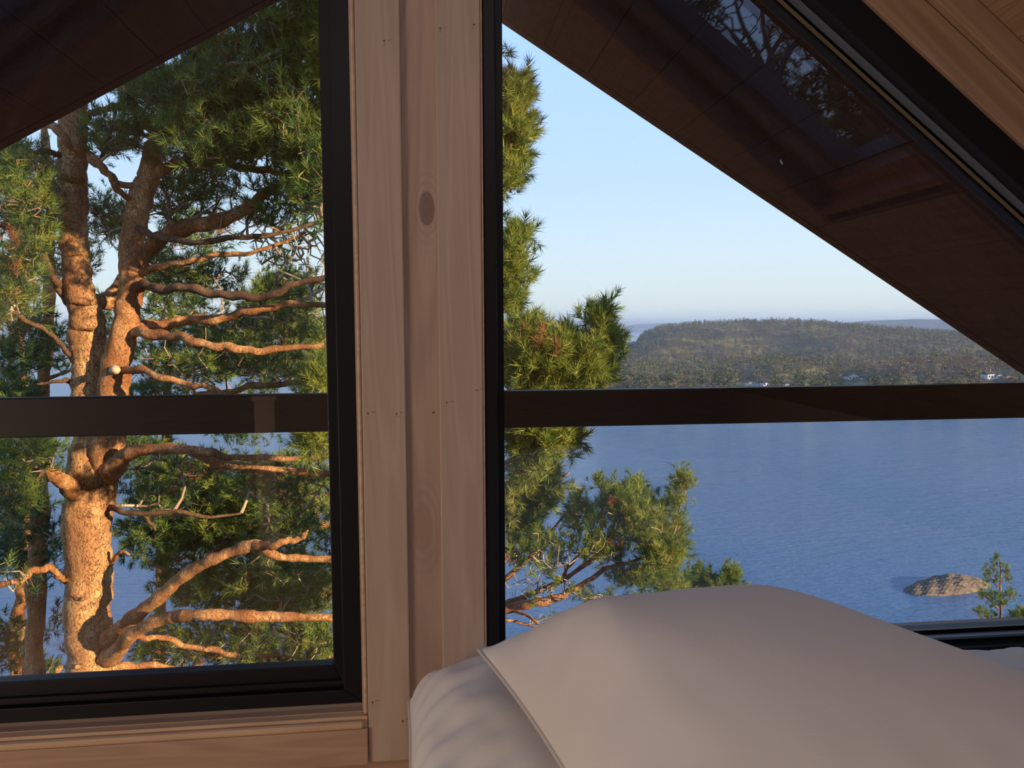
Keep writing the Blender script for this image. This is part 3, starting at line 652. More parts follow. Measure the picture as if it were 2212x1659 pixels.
# ------------------------------------------------------------------ pines
def catmull(P, m=6):
    P = np.array(P, float); P = np.vstack([2*P[0]-P[1], P, 2*P[-1]-P[-2]]); out = []
    for i in range(1, len(P)-2):
        for t in np.linspace(0, 1, m, endpoint=False):
            a, b, c, d = P[i-1:i+3]; out.append(.5*((2*b)+(c-a)*t+(2*a-5*b+4*c-d)*t*t+(3*b-a-3*c+d)*t**3))
    out.append(P[-2]); return np.array(out)
def tube(P, R, k=10, seed=0, rough=.06):
    """P (n,3), R (n): a limb with an uneven surface"""
    r = np.random.default_rng(seed); n = len(P); T = np.gradient(P, axis=0); T /= np.linalg.norm(T, axis=1)[:, None]+1e-9
    A = np.zeros_like(T); a = np.cross(T[0], [.3, .9, .2]); 
    for i in range(n):
        a = a-T[i]*(a@T[i]); a /= np.linalg.norm(a)+1e-9; A[i] = a
    Bv = np.cross(T, A); th = np.arange(k)*2*math.pi/k
    ns = r.normal(0, 1, (n, k)); ns = (ns+np.roll(ns, 1, 1)+np.roll(ns, 1, 0))/1.7
    RR = R[:, None]*(1+rough*ns)
    v = P[:, None]+RR[..., None]*(np.cos(th)[None, :, None]*A[:, None]+np.sin(th)[None, :, None]*Bv[:, None])
    I = np.arange(n*k).reshape(n, k); J = np.roll(I, -1, 1)
    f = np.stack([I[:-1], J[:-1], J[1:], I[1:]], -1).reshape(-1, 4)
    v = np.vstack([v.reshape(-1, 3), P[-1]+T[-1]*R[-1]*.6]); cap = np.stack([I[-1], J[-1], np.full(k, n*k), np.full(k, n*k)], -1)
    return v, f, cap[:, :3]
def limb(name, pts, wpx, parent, m_, k=10, seed=0, sub=6, rough=.04, **kw):
    """pts: (x, y, Y) picture column, row, distance beyond the gable; wpx: widths in px at their own distance"""
    P = np.array([px(*p) for p in pts]); R = np.array([w*.5*(p[2]+1.1)/F for w, p in zip(wpx, pts)])
    Q = catmull(np.hstack([P, R[:, None]]), sub); n = len(Q); r = np.random.default_rng(seed+5)
    Q[1:-1, :3] += r.normal(0, .05, (n-2, 3))*Q[1:-1, 3:4]
    s_ = np.arange(n)/sub; ph = r.random(6)*6.28; a_ = .30 if max(wpx) < 40 else .05
    for ax_ in range(3): Q[:, ax_] += a_*Q[:, 3]*(np.sin(s_*4.1+ph[ax_])+.6*np.sin(s_*9.3+ph[ax_+3]))*np.minimum(1, s_*1.5)
    Q[:, 3] *= 1+(.10*np.sin(s_*5.3+ph[0])+.07*np.sin(s_*11.+ph[1]) if max(wpx) < 60 else 0)
    v, f, cp = tube(Q[:, :3], np.maximum(Q[:, 3], .002), k, seed, rough)
    mk(name, v, f.tolist()+cp.tolist(), m_, parent, smooth=True, **kw)
    return Q
def needle_template(K, seed, ln=.066, w=.0046, L=.08):
    r = np.random.default_rng(seed); s = r.random(K)**.8; az = r.random(K)*2*math.pi; an = np.radians(58-30*s+r.normal(0, 9, K))
    base = np.stack([0*s, 0*s, s*L], -1); d = np.stack([np.sin(an)*np.cos(az), np.sin(an)*np.sin(az), np.cos(an)], -1)
    side = np.cross(d, r.normal(0, 1, (K, 3))); side /= np.linalg.norm(side, axis=1)[:, None]; l = ln*(.8+.4*r.random(K))
    return np.stack([base-side*w/2, base+side*w/2, base+d*l[:, None]], 1)
TPL = [needle_template(50, 100+i) for i in range(6)]
def frames(D, r):
    D = D/(np.linalg.norm(D, axis=1)[:, None]+1e-9); a = np.cross(D, r.normal(0, 1, D.shape)); a /= np.linalg.norm(a, axis=1)[:, None]+1e-9
    return np.stack([a, np.cross(D, a), D], 1)
def needle_mesh(name, P, D, S, tint, parent, K, wmul, seed, **kw):
    r = np.random.default_rng(seed); Rm = frames(D, r); Vs = []; A = []
    ids = r.integers(0, 6, len(P))
    for j in range(6):
        q = np.where(ids == j)[0]
        if not len(q): continue
        t = TPL[j][:K].copy(); c = t.mean(1, keepdims=True)
        mid_ = (t[:, 0]+t[:, 1])/2; t[:, 0] = mid_+(t[:, 0]-mid_)*wmul; t[:, 1] = mid_+(t[:, 1]-mid_)*wmul
        v = np.einsum('kvc,ncd->nkvd', t, Rm[q])*S[q][:, None, None, None]+P[q][:, None, None, :]
        Vs.append(v.reshape(-1, 3)); tt = np.clip(tint[q][:, None]+r.normal(0, .05, (len(q), K)), 0, 1); tt = np.where(tint[q][:, None] > .93, tint[q][:, None], np.minimum(tt, .9)); A.append(np.repeat(tt.ravel(), 3))
    v = np.concatenate(Vs); return mkn(name, v, np.arange(len(v)).reshape(-1, 3), M_need, parent, attrs={'tint': ('POINT', np.concatenate(A))}, kind='stuff', **kw)
def grow(skel, skr, att, step, seed, wob=.35):
    """join every attractor to the nearest wood; returns nodes, parents, children counts, tip index per attractor"""
    r = np.random.default_rng(seed); n0 = len(skel); cap = n0+int(len(att)*14)+2000
    P = np.zeros((cap, 3)); par = np.full(cap, -1); P[:n0] = skel; n = n0
    d0 = np.array([np.min(np.sum((skel-a)**2, 1)) for a in att]); tips = np.zeros(len(att), int)
    for i in np.argsort(d0):
        a = att[i]; D = P[:n]-a; d2 = np.sum(D*D, 1)
        j = int(np.argmin(d2)); L = math.sqrt(d2[j]); m = min(12, max(1, int(L/step))); b = P[j].copy(); prev = j
        off = r.normal(0, wob*step, 3)
        for k in range(1, m+1):
            t = k/m; q = b+(a-b)*t+off*math.sin(math.pi*t)*min(1.5, L/step*.4)-np.array([0, 0, .12*L*math.sin(math.pi*t)*(L > .25)])
            if k < m: q = q+r.normal(0, wob*.25*step, 3)
            if n >= cap: break
            P[n] = q; par[n] = prev; prev = n; n += 1
        tips[i] = prev
    cnt = np.zeros(n); cnt[tips] = 1
    for i in range(n-1, n0-1, -1): cnt[par[i]] += cnt[i]
    return P[:n], par[:n], cnt, tips, n0
def twig_mesh(name, P, par, cnt, n0, parent, r0, seed, bare, rmax=.012):
    q = np.arange(n0, len(P)); a = P[par[q]]; b = P[q]
    Rb = np.minimum(r0*cnt[q]**.42, rmax); Ra = np.where(par[q] >= n0, np.minimum(r0*cnt[par[q]]**.42, rmax), Rb*1.3)
    D = b-a; D /= np.linalg.norm(D, axis=1)[:, None]+1e-9; r = np.random.default_rng(seed)
    A = np.cross(D, [.31, .88, .36]); A /= np.linalg.norm(A, axis=1)[:, None]+1e-9; Bv = np.cross(D, A)
    k = 4; th = np.arange(k)*math.pi/2; c = np.cos(th)[None, :, None]; s = np.sin(th)[None, :, None]
    ring = c*A[:, None]+s*Bv[:, None]
    v = np.concatenate([a[:, None]+ring*Ra[:, None, None], (b+D*Rb[:, None]*.6)[:, None]+ring*Rb[:, None, None]], 1)
    base = (np.arange(len(q))*8)[:, None]; i = np.arange(4); j = (i+1) % 4
    f = np.stack([base+i, base+j, base+4+j, base+4+i], -1).reshape(-1, 4)
    t = np.repeat(np.clip(.25+.25*np.log1p(cnt[q])/2+bare[q]*.45+r.normal(0, .08, len(q)), 0, 1), 8)
    return mkn(name, v.reshape(-1, 3), f, M_twig, parent, attrs={'tint': ('POINT', t)}, kind='stuff')
def foliage(parent, skel, blobs, seed, K=40, size=1., wmul=1., step=.07, r0=.0016, tint=(.5, .22), up_=.45, brown=.03, extra=2, rmax=.012, shr=0):
    """blobs: (x, y, rx, ry, Y, dY, n, bare share)"""
    r = np.random.default_rng(seed); att = []; bare = []
    for (x, y, rx, ry, Y, dY, n_, bs) in blobs:
        rx, ry = max(rx*.35, rx-shr), max(ry*.35, ry-shr); n_ = int(n_); u = r.normal(0, 1, (n_, 3)); u /= np.linalg.norm(u, axis=1)[:, None]; u *= (r.random(n_)**.38)[:, None]
        for q in u: att.append(px(x+rx*q[0], y+ry*q[1], Y+dY*q[2]))
        bare += list(r.random(n_) < bs)
    att = np.array(att); bare = np.array(bare)
    sk = np.concatenate([s_[:, :3] for s_ in skel]); sk = sk[::1]
    P, par, cnt, tips, n0 = grow(sk, None, att, step, seed)
    bn = np.zeros(len(P)); bn[tips[bare]] = 1
    for i in range(len(P)-1, n0-1, -1):
        if bn[i] and cnt[i] <= 2 and par[i] >= n0: bn[par[i]] = 1
    twig_mesh('twigs', P, par, cnt, n0, parent, r0, seed, bn, rmax)
    tp = tips[~bare]; D = P[tp]-P[np.maximum(par[tp], 0)]; D /= np.linalg.norm(D, axis=1)[:, None]+1e-9
    D = D*.55+np.array([0, 0, up_])+r.normal(0, .30, D.shape); Q = [P[tp]]; DD = [D]
    for e_ in range(extra):                        # side shoots round the tip
        Q.append(P[tp]+r.normal(0, .045*size, (len(tp), 3))); DD.append(D+r.normal(0, .45, D.shape))
    Q = np.concatenate(Q); DD = np.concatenate(DD); S = size*(.75+.5*r.random(len(Q)))
    tn = np.tile(np.clip(r.normal(tint[0], tint[1], len(tp)), 0, .88), extra+1); br = np.tile(r.random(len(tp)) < brown, extra+1); tn = np.where(br, .97, tn)
    needle_mesh('needles', Q, DD, S, tn, parent, K, wmul, seed+1)
def pine(loc_pt, label, name='pine_tree', cat='tree', group=None):
    return empty(name, loc_pt, label=label, cat=cat, group=group)
def foot(x, Y, dx=0): p = px(x, 1650, Y); g_ = gz(p[0]+dx, Y); return np.array([p[0]+dx, Y, g_])
def pix(p): d = p-CAM; z = d@fw; return W/2+F*(d@rt)/z, H/2-F*(d@up)/z
def trunk_pts(x, Y, pts):                          # extends a traced trunk down to the ground
    p = foot(x, Y); X, Yp = pix(p); return [(X, Yp+60, Y)]+pts

# main pine: forked trunk left of the post
T1Y = 4.5
ft = foot(205, T1Y); t1 = pine(ft, 'large orange-barked pine with a forked trunk filling the left window')
X, Yp = pix(ft)
low = limb('trunk', [(X, Yp+60, T1Y), (208, 1900, T1Y), (204, 1650, T1Y), (201, 1470, T1Y), (194, 1330, T1Y), (190, 1200, T1Y), (192, 1080, T1Y), (202, 990, T1Y), (196, 900, T1Y), (190, 800, T1Y), (190, 720, T1Y), (178, 650, T1Y-.05), (165, 580, T1Y-.05), (160, 500, T1Y), (158, 420, T1Y), (156, 340, T1Y), (160, 250, T1Y), (168, 120, T1Y), (180, -60, T1Y), (190, -260, T1Y)],
           [150, 125, 108, 98, 90, 90, 96, 92, 66, 64, 70, 58, 52, 52, 54, 54, 50, 40, 30, 16], t1, M_bark, k=22, seed=1, sub=9, rough=.025)
stB = limb('stem', [(212, 1040, T1Y), (234, 960, T1Y-.08), (244, 860, T1Y-.12), (258, 760, T1Y-.14), (276, 680, T1Y-.14), (284, 600, T1Y-.14), (284, 530, T1Y-.14), (300, 450, T1Y-.14), (320, 380, T1Y-.12), (335, 320, T1Y-.1), (360, 270, T1Y-.1), (400, 190, T1Y-.1), (430, 90, T1Y-.1), (450, -60, T1Y), (470, -220, T1Y)],
           [60, 66, 62, 56, 50, 46, 46, 48, 44, 38, 34, 30, 26, 20, 10], t1, M_barkf, k=18, seed=2, sub=8, rough=.03)
yb = T1Y-.14
BR = [  # points, widths
 ([(284, 618, yb), (310, 617, yb-.1), (360, 622, yb-.25), (430, 626, yb-.35), (500, 640, yb-.4), (580, 638, yb-.5), (640, 612, yb-.55), (720, 596, yb-.6), (800, 590, yb-.6)], [22, 20, 18, 18, 18, 16, 14, 11, 7]),
 ([(285, 708, yb), (330, 702, yb+.1), (400, 693, yb+.1), (470, 688, yb), (540, 672, yb-.1), (610, 660, yb-.1), (710, 657, yb-.1), (800, 650, yb)], [24, 22, 20, 19, 18, 15, 12, 7]),
 ([(280, 718, yb), (330, 720, yb-.15), (400, 732, yb-.3), (470, 748, yb-.4), (540, 756, yb-.4), (620, 754, yb-.4), (720, 742, yb-.4), (800, 738, yb-.4)], [26, 22, 19, 18, 17, 14, 11, 7]),
 ([(250, 800, yb), (300, 800, yb-.2), (340, 812, yb-.3), (400, 830, yb-.35), (440, 834, yb-.4), (490, 856, yb-.4), (560, 880, yb-.4)], [18, 16, 15, 14, 13, 12, 9]),
 ([(420, 852, 4.9), (500, 845, 4.8), (560, 832, 4.8), (640, 828, 4.8), (740, 824, 4.8)], [9, 12, 14, 12, 9]),
 ([(296, 596, yb), (335, 578, yb-.1), (400, 566, yb-.2), (470, 552, yb-.2), (540, 546, yb-.2), (600, 528, yb-.2), (650, 508, yb-.2)], [18, 14, 12, 11, 9, 7, 4]),
 ([(292, 488, yb), (312, 500, yb-.15), (360, 516, yb-.3), (440, 522, yb-.35), (520, 512, yb-.35), (600, 506, yb-.35), (690, 478, yb-.3), (760, 470, yb-.3)], [16, 14, 13, 12, 11, 9, 7, 4]),
 ([(180, 650, T1Y+.05), (230, 650, T1Y+.2), (262, 612, T1Y+.3), (310, 560, T1Y+.35), (350, 512, T1Y+.3), (400, 492, T1Y+.2), (470, 478, T1Y+.1), (530, 452, T1Y+.1), (570, 420, T1Y+.1), (640, 380, T1Y+.1), (720, 350, T1Y+.1)], [44, 34, 28, 30, 32, 32, 30, 26, 20, 14, 8]),
 ([(325, 385, yb), (360, 360, yb), (410, 352, yb), (470, 350, yb), (530, 362, yb), (590, 372, yb), (660, 368, yb), (730, 360, yb)], [26, 22, 18, 15, 15, 12, 8, 5]),
 ([(300, 400, yb), (250, 395, yb-.1), (215, 355, yb-.1), (180, 330, T1Y-.2), (140, 298, T1Y-.3), (104, 264, T1Y-.3), (80, 230, T1Y-.3)], [14, 15, 16, 17, 17, 16, 12]),
 ([(290, 440, yb), (258, 412, yb-.15), (240, 385, yb-.2), (222, 360, yb-.2), (200, 335, T1Y-.25)], [12, 14, 14, 12, 9]),
 ([(178, 268, T1Y), (205, 242, T1Y-.1), (240, 232, T1Y-.1), (290, 236, T1Y-.1), (318, 262, T1Y), (340, 300, T1Y)], [14, 13, 12, 12, 11, 10]),
 ([(258, 165, T1Y-.2), (275, 205, T1Y-.2), (300, 245, T1Y-.1), (325, 285, T1Y-.1)], [16, 17, 14, 10]),
 ([(370, 262, yb), (430, 255, yb-.1), (500, 232, yb-.2), (560, 228, yb-.2), (640, 236, yb-.2), (720, 220, yb-.2)], [22, 20, 18, 16, 12, 8]),
 ([(450, 262, yb), (500, 190, yb+.1), (530, 158, yb+.1), (590, 96, yb+.1), (650, 40, yb), (700, -30, yb)], [16, 24, 22, 14, 10, 7]),
 ([(420, 110, yb), (450, 92, yb), (520, 78, yb), (600, 70, yb), (690, 30, yb)], [12, 14, 12, 9, 6]),
 ([(215, 355, yb), (250, 265, yb), (300, 285, yb+.1), (340, 310, yb)], [8, 10, 9, 8]),
 ([(160, 660, T1Y), (128, 622, T1Y-.1), (108, 582, T1Y-.2), (78, 528, T1Y-.3), (48, 498, T1Y-.3), (0, 484, T1Y-.35), (-70, 470, T1Y-.35)], [26, 18, 16, 14, 13, 12, 8]),
 ([(98, 566, T1Y-.2), (74, 552, T1Y-.25), (40, 548, T1Y-.3), (20, 530, T1Y-.3)], [9, 8, 7, 4]),
 ([(140, 350, T1Y), (122, 332, T1Y-.1), (96, 328, T1Y-.2), (50, 328, T1Y-.25), (0, 326, T1Y-.25)], [15, 12, 11, 10, 7]),
 ([(160, 780, T1Y), (130, 742, T1Y-.2), (96, 712, T1Y-.3), (60, 695, T1Y-.35), (28, 672, T1Y-.4)], [12, 10, 10, 10, 9]),
 ([(165, 830, T1Y), (130, 822, T1Y-.1), (80, 832, T1Y-.1)], [12, 9, 5]),
 ([(228, 1030, T1Y), (262, 992, T1Y-.2), (296, 973, T1Y-.3), (371, 969, T1Y-.4), (420, 976, T1Y-.5), (469, 998, T1Y-.5), (543, 1011, T1Y-.5), (592, 1014, T1Y-.5), (700, 1022, T1Y-.5), (780, 1020, T1Y-.5)], [52, 36, 26, 22, 22, 20, 17, 15, 15, 8]),
 ([(410, 972, T1Y-.45), (440, 975, T1Y-.6), (494, 986, T1Y-.6), (592, 991, T1Y-.6), (700, 987, T1Y-.6), (780, 980, T1Y-.6)], [17, 17, 15, 14, 13, 8]),
 ([(236, 1095, T1Y), (260, 1103, T1Y-.15), (306, 1111, T1Y-.2), (375, 1104, T1Y-.25), (444, 1116, T1Y-.25), (520, 1110, T1Y-.2)], [13, 12, 11, 10, 8, 4]),
 ([(312, 1111, T1Y-.2), (326, 1130, T1Y-.2), (336, 1146, T1Y-.2)], [9, 8, 5]),
 ([(222, 1400, T1Y), (252, 1366, T1Y-.15), (296, 1329, T1Y-.3), (345, 1289, T1Y-.4), (395, 1245, T1Y-.5), (444, 1215, T1Y-.6), (500, 1192, T1Y-.65), (556, 1178, T1Y-.7), (600, 1202, T1Y-.7), (650, 1206, T1Y-.7), (715, 1208, T1Y-.7), (790, 1214, T1Y-.7)], [44, 36, 31, 28, 27, 25, 24, 26, 18, 16, 15, 9]),
 ([(545, 1180, T1Y-.7), (592, 1176, T1Y-.8), (625, 1168, T1Y-.8), (654, 1160, T1Y-.8), (665, 1145, T1Y-.8)], [20, 17, 14, 12, 5]),
 ([(222, 1430, T1Y), (256, 1404, T1Y-.2), (280, 1373, T1Y-.4), (321, 1348, T1Y-.5), (375, 1333, T1Y-.6), (434, 1328, T1Y-.7), (494, 1328, T1Y-.7), (558, 1332, T1Y-.7), (632, 1333, T1Y-.7), (720, 1334, T1Y-.7), (800, 1330, T1Y-.7)], [46, 34, 28, 26, 26, 24, 24, 26, 20, 15, 9]),
 ([(280, 1382, T1Y-.3), (306, 1376, T1Y-.2), (355, 1380, T1Y-.1), (420, 1398, T1Y), (494, 1412, T1Y), (543, 1417, T1Y), (590, 1414, T1Y), (640, 1422, T1Y)], [12, 12, 12, 12, 12, 10, 8, 4]),
 ([(235, 1450, T1Y), (262, 1442, T1Y+.1), (300, 1437, T1Y+.2), (350, 1440, T1Y+.3), (410, 1450, T1Y+.4)], [20, 16, 15, 12, 8]),
 ([(160, 1262, T1Y), (133, 1250, T1Y-.1), (116, 1232, T1Y-.2), (96, 1228, T1Y-.25), (70, 1236, T1Y-.3), (36, 1256, T1Y-.4), (0, 1263, T1Y-.4), (-60, 1262, T1Y-.4)], [16, 13, 14, 14, 14, 13, 12, 8]),
 ([(180, 1080, T1Y), (148, 1052, T1Y-.2), (118, 1024, T1Y-.35), (92, 1010, T1Y-.4)], [44, 36, 30, 16]),
 ([(170, 1296, T1Y-.08), (152, 1283, T1Y-.2), (162, 1292, T1Y-.25), (180, 1294, T1Y-.3), (190, 1290, T1Y-.3)], [6, 7, 8, 8, 4]),
 ([(185, 1440, T1Y-.1), (162, 1440, T1Y-.28)], [12, 9]),
 ([(240, 1220, T1Y), (258, 1194, T1Y-.1), (280, 1196, T1Y-.15)], [9, 9, 5]),
]
BS = [low, stB]
M_barkd = bark('shaded_limb_bark', (.24, .14, .085), (.15, .085, .05), (.08, .045, .03), 2.6)  # thin grey-brown bark, darkened in colour for limbs that stand in shade
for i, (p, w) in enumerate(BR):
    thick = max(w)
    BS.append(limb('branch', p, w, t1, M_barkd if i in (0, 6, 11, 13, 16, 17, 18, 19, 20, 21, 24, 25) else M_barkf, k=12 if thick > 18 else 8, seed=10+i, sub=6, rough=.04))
# cut branch stub on the right stem
limb('branch_stub', [(246, 800, yb-.05), (250, 796, yb-.24)], [19, 15], t1, mat('cut_wood', (.62, .47, .30), .8, .1), k=12, seed=3, sub=3)
for b_ in [(300, 540, yb, 420, 470)]: pass
NB = 1.0
B1 = [
 (560, 110, 170, 110, 4.0, .8, 240, .1), (650, 60, 90, 90, 3.8, .6, 120, .1), (470, 180, 120, 90, 4.1, .7, 230, .08), (380, 230, 90, 80, 4.3, .6, 170, .08), (450, 300, 110, 70, 4.0, .6, 200, .1),
 (640, 250, 90, 100, 3.8, .6, 190, .15), (680, 370, 70, 110, 3.6, .5, 170, .1), (560, 300, 90, 70, 3.9, .5, 130, .2), (610, 430, 90, 60, 3.9, .5, 110, .25),
 (430, 400, 120, 45, 4.2, .6, 150, .2), (250, 290, 60, 50, 4.4, .6, 90, .2), (300, 190, 60, 40, 4.5, .6, 70, .1), (380, 450, 80, 40, 4.3, .6, 90, .3), (235, 480, 50, 60, 4.7, .6, 110, .2),
 (330, 560, 50, 40, 4.4, .5, 60, .4), (430, 600, 100, 35, 4.2, .5, 110, .2), (560, 480, 130, 50, 4.0, .6, 210, .9), (640, 540, 90, 70, 3.9, .6, 280, .88), (660, 620, 70, 40, 3.9, .5, 60, .5),
 (40, 420, 60, 60, 4.1, .5, 80, .3), (40, 570, 60, 60, 4.1, .5, 90, .25), (20, 650, 50, 50, 4.0, .5, 60, .3), (100, 460, 50, 60, 4.4, .6, 50, .4), (60, 350, 60, 30, 4.2, .4, 40, .4),
 (430, 690, 120, 30, 4.2, .6, 70, .4), (600, 700, 110, 35, 4.0, .6, 80, .35), (450, 780, 130, 40, 4.1, .6, 130, .35), (610, 800, 100, 40, 4.0, .6, 100, .3), (330, 770, 50, 50, 4.3, .5, 40, .4),
 (400, 1010, 130, 40, 4.1, .6, 90, .2), (600, 1050, 120, 50, 3.9, .6, 110, .15), (350, 1090, 90, 40, 4.2, .5, 60, .3), (640, 1150, 90, 50, 3.8, .5, 80, .3), (600, 1250, 120, 50, 3.8, .5, 90, .15),
 (60, 990, 80, 50, 4.0, .5, 100, .15), (30, 1070, 60, 50, 3.9, .5, 60, .3), (600, 1390, 130, 50, 3.9, .5, 60, .5), (450, 1400, 120, 40, 4.2, .5, 50, .6), (30, 1250, 50, 50, 4.1, .4, 20, .6),
 # the crown above the frame
 (450, -150, 260, 160, 4.3, 1.3, 420, 0), (120, -100, 160, 150, 4.5, 1., 180, 0), (650, -80, 160, 120, 4.0, 1., 200, 0),
]
B1 = [(x, y, rx, ry, Y+.75, dY, n_*.72, b_) if (y > 380 and x > 200) else (x, y, rx, ry, Y, dY, n_, b_) for (x, y, rx, ry, Y, dY, n_, b_) in B1]
foliage(t1, BS, B1, 11, K=32, size=.92, wmul=1.0, brown=.012, tint=(.42, .2), r0=.0024)

# pines farther back on the left
def back_pine(label, x, Y, pts, w, blobs, seed, m_=None, limbs=(), **kw):
    f_ = foot(x, Y); t = pine(f_, label); X, Yp = pix(f_)
    S = [limb('trunk', [(X, Yp+50, Y)]+[(a, b, Y) for a, b in pts], [w[0]*1.15]+list(w), t, m_ or M_barkf, k=12, seed=seed, sub=6, rough=.05)]
    for (p, ww) in limbs: S.append(limb('branch', p, ww, t, M_barkf, k=8, seed=seed+len(S), sub=5))
    foliage(t, S, blobs, seed, **kw); return t
back_pine('slender leaning pine seen between the frame edge and the big forked pine', 78, 6.6,
          [(78, 1700), (72, 1480), (78, 1300), (84, 1150), (86, 1000), (92, 860), (100, 740), (108, 620), (106, 520), (112, 430), (104, 360), (96, 280), (100, 160), (110, 20)],
          [46, 38, 36, 36, 32, 26, 24, 22, 20, 18, 16, 14, 10, 6],
          [(30, 860, 60, 50, 6.4, .7, 110, .3), (60, 760, 60, 50, 6.5, .7, 90, .3), (120, 760, 50, 50, 6.6, .7, 50, .3), (40, 680, 60, 50, 6.4, .7, 60, .3), (150, 560, 60, 60, 6.7, .7, 60, .3), (40, 480, 60, 70, 6.5, .7, 70, .2), (20, 350, 50, 60, 6.4, .6, 60, .2), (130, 380, 50, 60, 6.6, .6, 40, .3),
           (130, 1180, 60, 80, 6.5, .6, 100, .6), (40, 1120, 60, 60, 6.4, .6, 80, .3), (150, 1350, 60, 70, 6.6, .6, 60, .7), (100, 20, 120, 120, 6.6, .8, 90, .1)], 31, K=30, size=1.0, wmul=1.25, tint=(.3, .15),
          limbs=[([(96, 820, 6.6), (150, 800, 6.5), (190, 770, 6.4)], [8, 6, 4]), ([(90, 430, 6.6), (82, 470, 6.6), (100, 540, 6.6)], [8, 8, 6])])
back_pine('thin flaky pine trunk, leftmost at the bottom of the left window', 36, 7.4,
          [(36, 1700), (32, 1470), (40, 1330), (48, 1230), (56, 1130), (64, 1040), (60, 940), (50, 800), (40, 640)], [30, 27, 26, 24, 22, 20, 16, 12, 6],
          [(20, 1400, 50, 60, 7.3, .6, 70, .3), (20, 1190, 50, 50, 7.3, .6, 80, .2), (-20, 900, 70, 80, 7.4, .7, 70, .2), (90, 1440, 60, 40, 7.4, .6, 40, .4), (10, 780, 50, 50, 7.3, .6, 50, .2)], 33, K=30, size=1.1, wmul=1.25, tint=(.22, .12),
          limbs=[([(36, 1500, 7.4), (100, 1470, 7.3), (130, 1440, 7.2)], [14, 16, 15])])
# dense pines behind the big one, their trunks hidden by the post
back_pine('dense sunlit pine behind the lower limbs of the big forked pine', 800, 7.6,
          [(800, 1700), (790, 1400), (800, 1100), (790, 800), (800, 640)], [60, 54, 44, 28, 10],
          [(600, 660, 90, 70, 7.4, .7, 210, .03), (540, 760, 110, 70, 7.4, .7, 170, .1), (680, 760, 70, 90, 7.4, .7, 120, .1), (420, 1060, 150, 70, 7.3, .8, 260, .1), (600, 1080, 130, 90, 7.2, .8, 330, .08), (340, 1170, 90, 60, 7.4, .7, 130, .2),
           (480, 1150, 120, 60, 7.3, .7, 200, .15), (620, 1270, 130, 80, 7.2, .8, 300, .1), (450, 1270, 130, 60, 7.3, .7, 170, .25), (560, 1390, 160, 60, 7.2, .7, 220, .3), (350, 1400, 90, 60, 7.3, .7, 100, .4), (680, 1400, 70, 60, 7.2, .7, 90, .2)],
          35, K=30, size=1.15, wmul=1.25, tint=(.5, .2), extra=3,
          limbs=[([(795, 1260, 7.6), (640, 1290, 7.4), (480, 1270, 7.3), (330, 1220, 7.3)], [22, 18, 14, 8]), ([(795, 1150, 7.6), (640, 1130, 7.4), (480, 1140, 7.3), (340, 1160, 7.3)], [22, 16, 12, 8]),
                 ([(795, 1400, 7.6), (680, 1420, 7.4), (500, 1420, 7.3), (330, 1400, 7.3)], [20, 16, 12, 8]), ([(790, 860, 7.6), (660, 810, 7.4), (520, 760, 7.4)], [16, 12, 7])])
back_pine('shaded pine between the forked trunk and the sea behind', 330, 9.6,
          [(330, 1900), (340, 1500), (350, 1200), (360, 900), (370, 620)], [36, 30, 24, 18, 6],
          [(370, 620, 80, 70, 9.5, .8, 110, .1), (420, 760, 110, 80, 9.5, .8, 150, .1), (330, 860, 90, 60, 9.5, .8, 90, .1), (300, 980, 60, 50, 9.5, .8, 80, .1), (520, 900, 90, 60, 9.4, .8, 90, .1), (430, 1180, 120, 60, 9.4, .8, 90, .2), (240, 700, 40, 60, 9.5, .6, 50, .1), (420, 520, 90, 60, 9.5, .8, 80, .1)],
          37, K=24, size=1.4, wmul=1.4, tint=(.35, .15))

# near pine whose trunk stands behind the post; limbs reach into both windows
TY = 3.7
f5 = foot(935, TY); t5 = pine(f5, 'bushy yellow-green pine filling the left side of the right window'); X, Yp = pix(f5)
S5 = [limb('trunk', [(X, Yp+50, TY), (935, 1650, TY), (930, 1200, TY), (935, 800, TY), (940, 400, TY), (950, 50, TY), (960, -300, TY)], [110, 95, 85, 70, 52, 36, 12], t5, M_barkf, k=14, seed=50, sub=6)]
L5 = [
 ([(935, 900, TY), (1030, 860, TY-.2), (1120, 800, TY-.3), (1200, 780, TY-.35), (1270, 740, TY-.4)], [30, 22, 16, 11, 6]),
 ([(935, 760, TY), (1030, 720, TY-.1), (1090, 650, TY-.2), (1120, 560, TY-.2), (1125, 510, TY-.2)], [26, 18, 13, 9, 5]),
 ([(940, 480, TY), (1030, 430, TY-.1), (1090, 340, TY-.2), (1115, 260, TY-.2), (1120, 180, TY-.2)], [22, 15, 11, 8, 4]),
 ([(935, 1080, TY), (1030, 1030, TY-.2), (1110, 990, TY-.3), (1190, 960, TY-.3)], [22, 14, 10, 6]),
 ([(935, 900, TY), (830, 870, TY-.2), (740, 840, TY-.3), (690, 815, TY-.35)], [20, 14, 10, 5]),
 ([(935, 1050, TY), (830, 990, TY-.2), (750, 965, TY-.3), (690, 950, TY-.35)], [20, 14, 10, 5]),
 ([(940, 300, TY), (800, 240, TY-.1), (700, 200, TY-.1), (640, 150, TY-.1)], [18, 12, 9, 5]),
 ([(950, 80, TY), (800, 20, TY-.1), (700, -20, TY-.1)], [14, 9, 5]),
 ([(935, 1180, TY), (1050, 1140, TY), (1120, 1075, TY), (1180, 1060, TY), (1230, 1020, TY)], [16, 10, 8, 6, 3]),
]
for i, (p, w) in enumerate(L5): S5.append(limb('branch', p, w, t5, M_barkf, k=8, seed=60+i, sub=5))
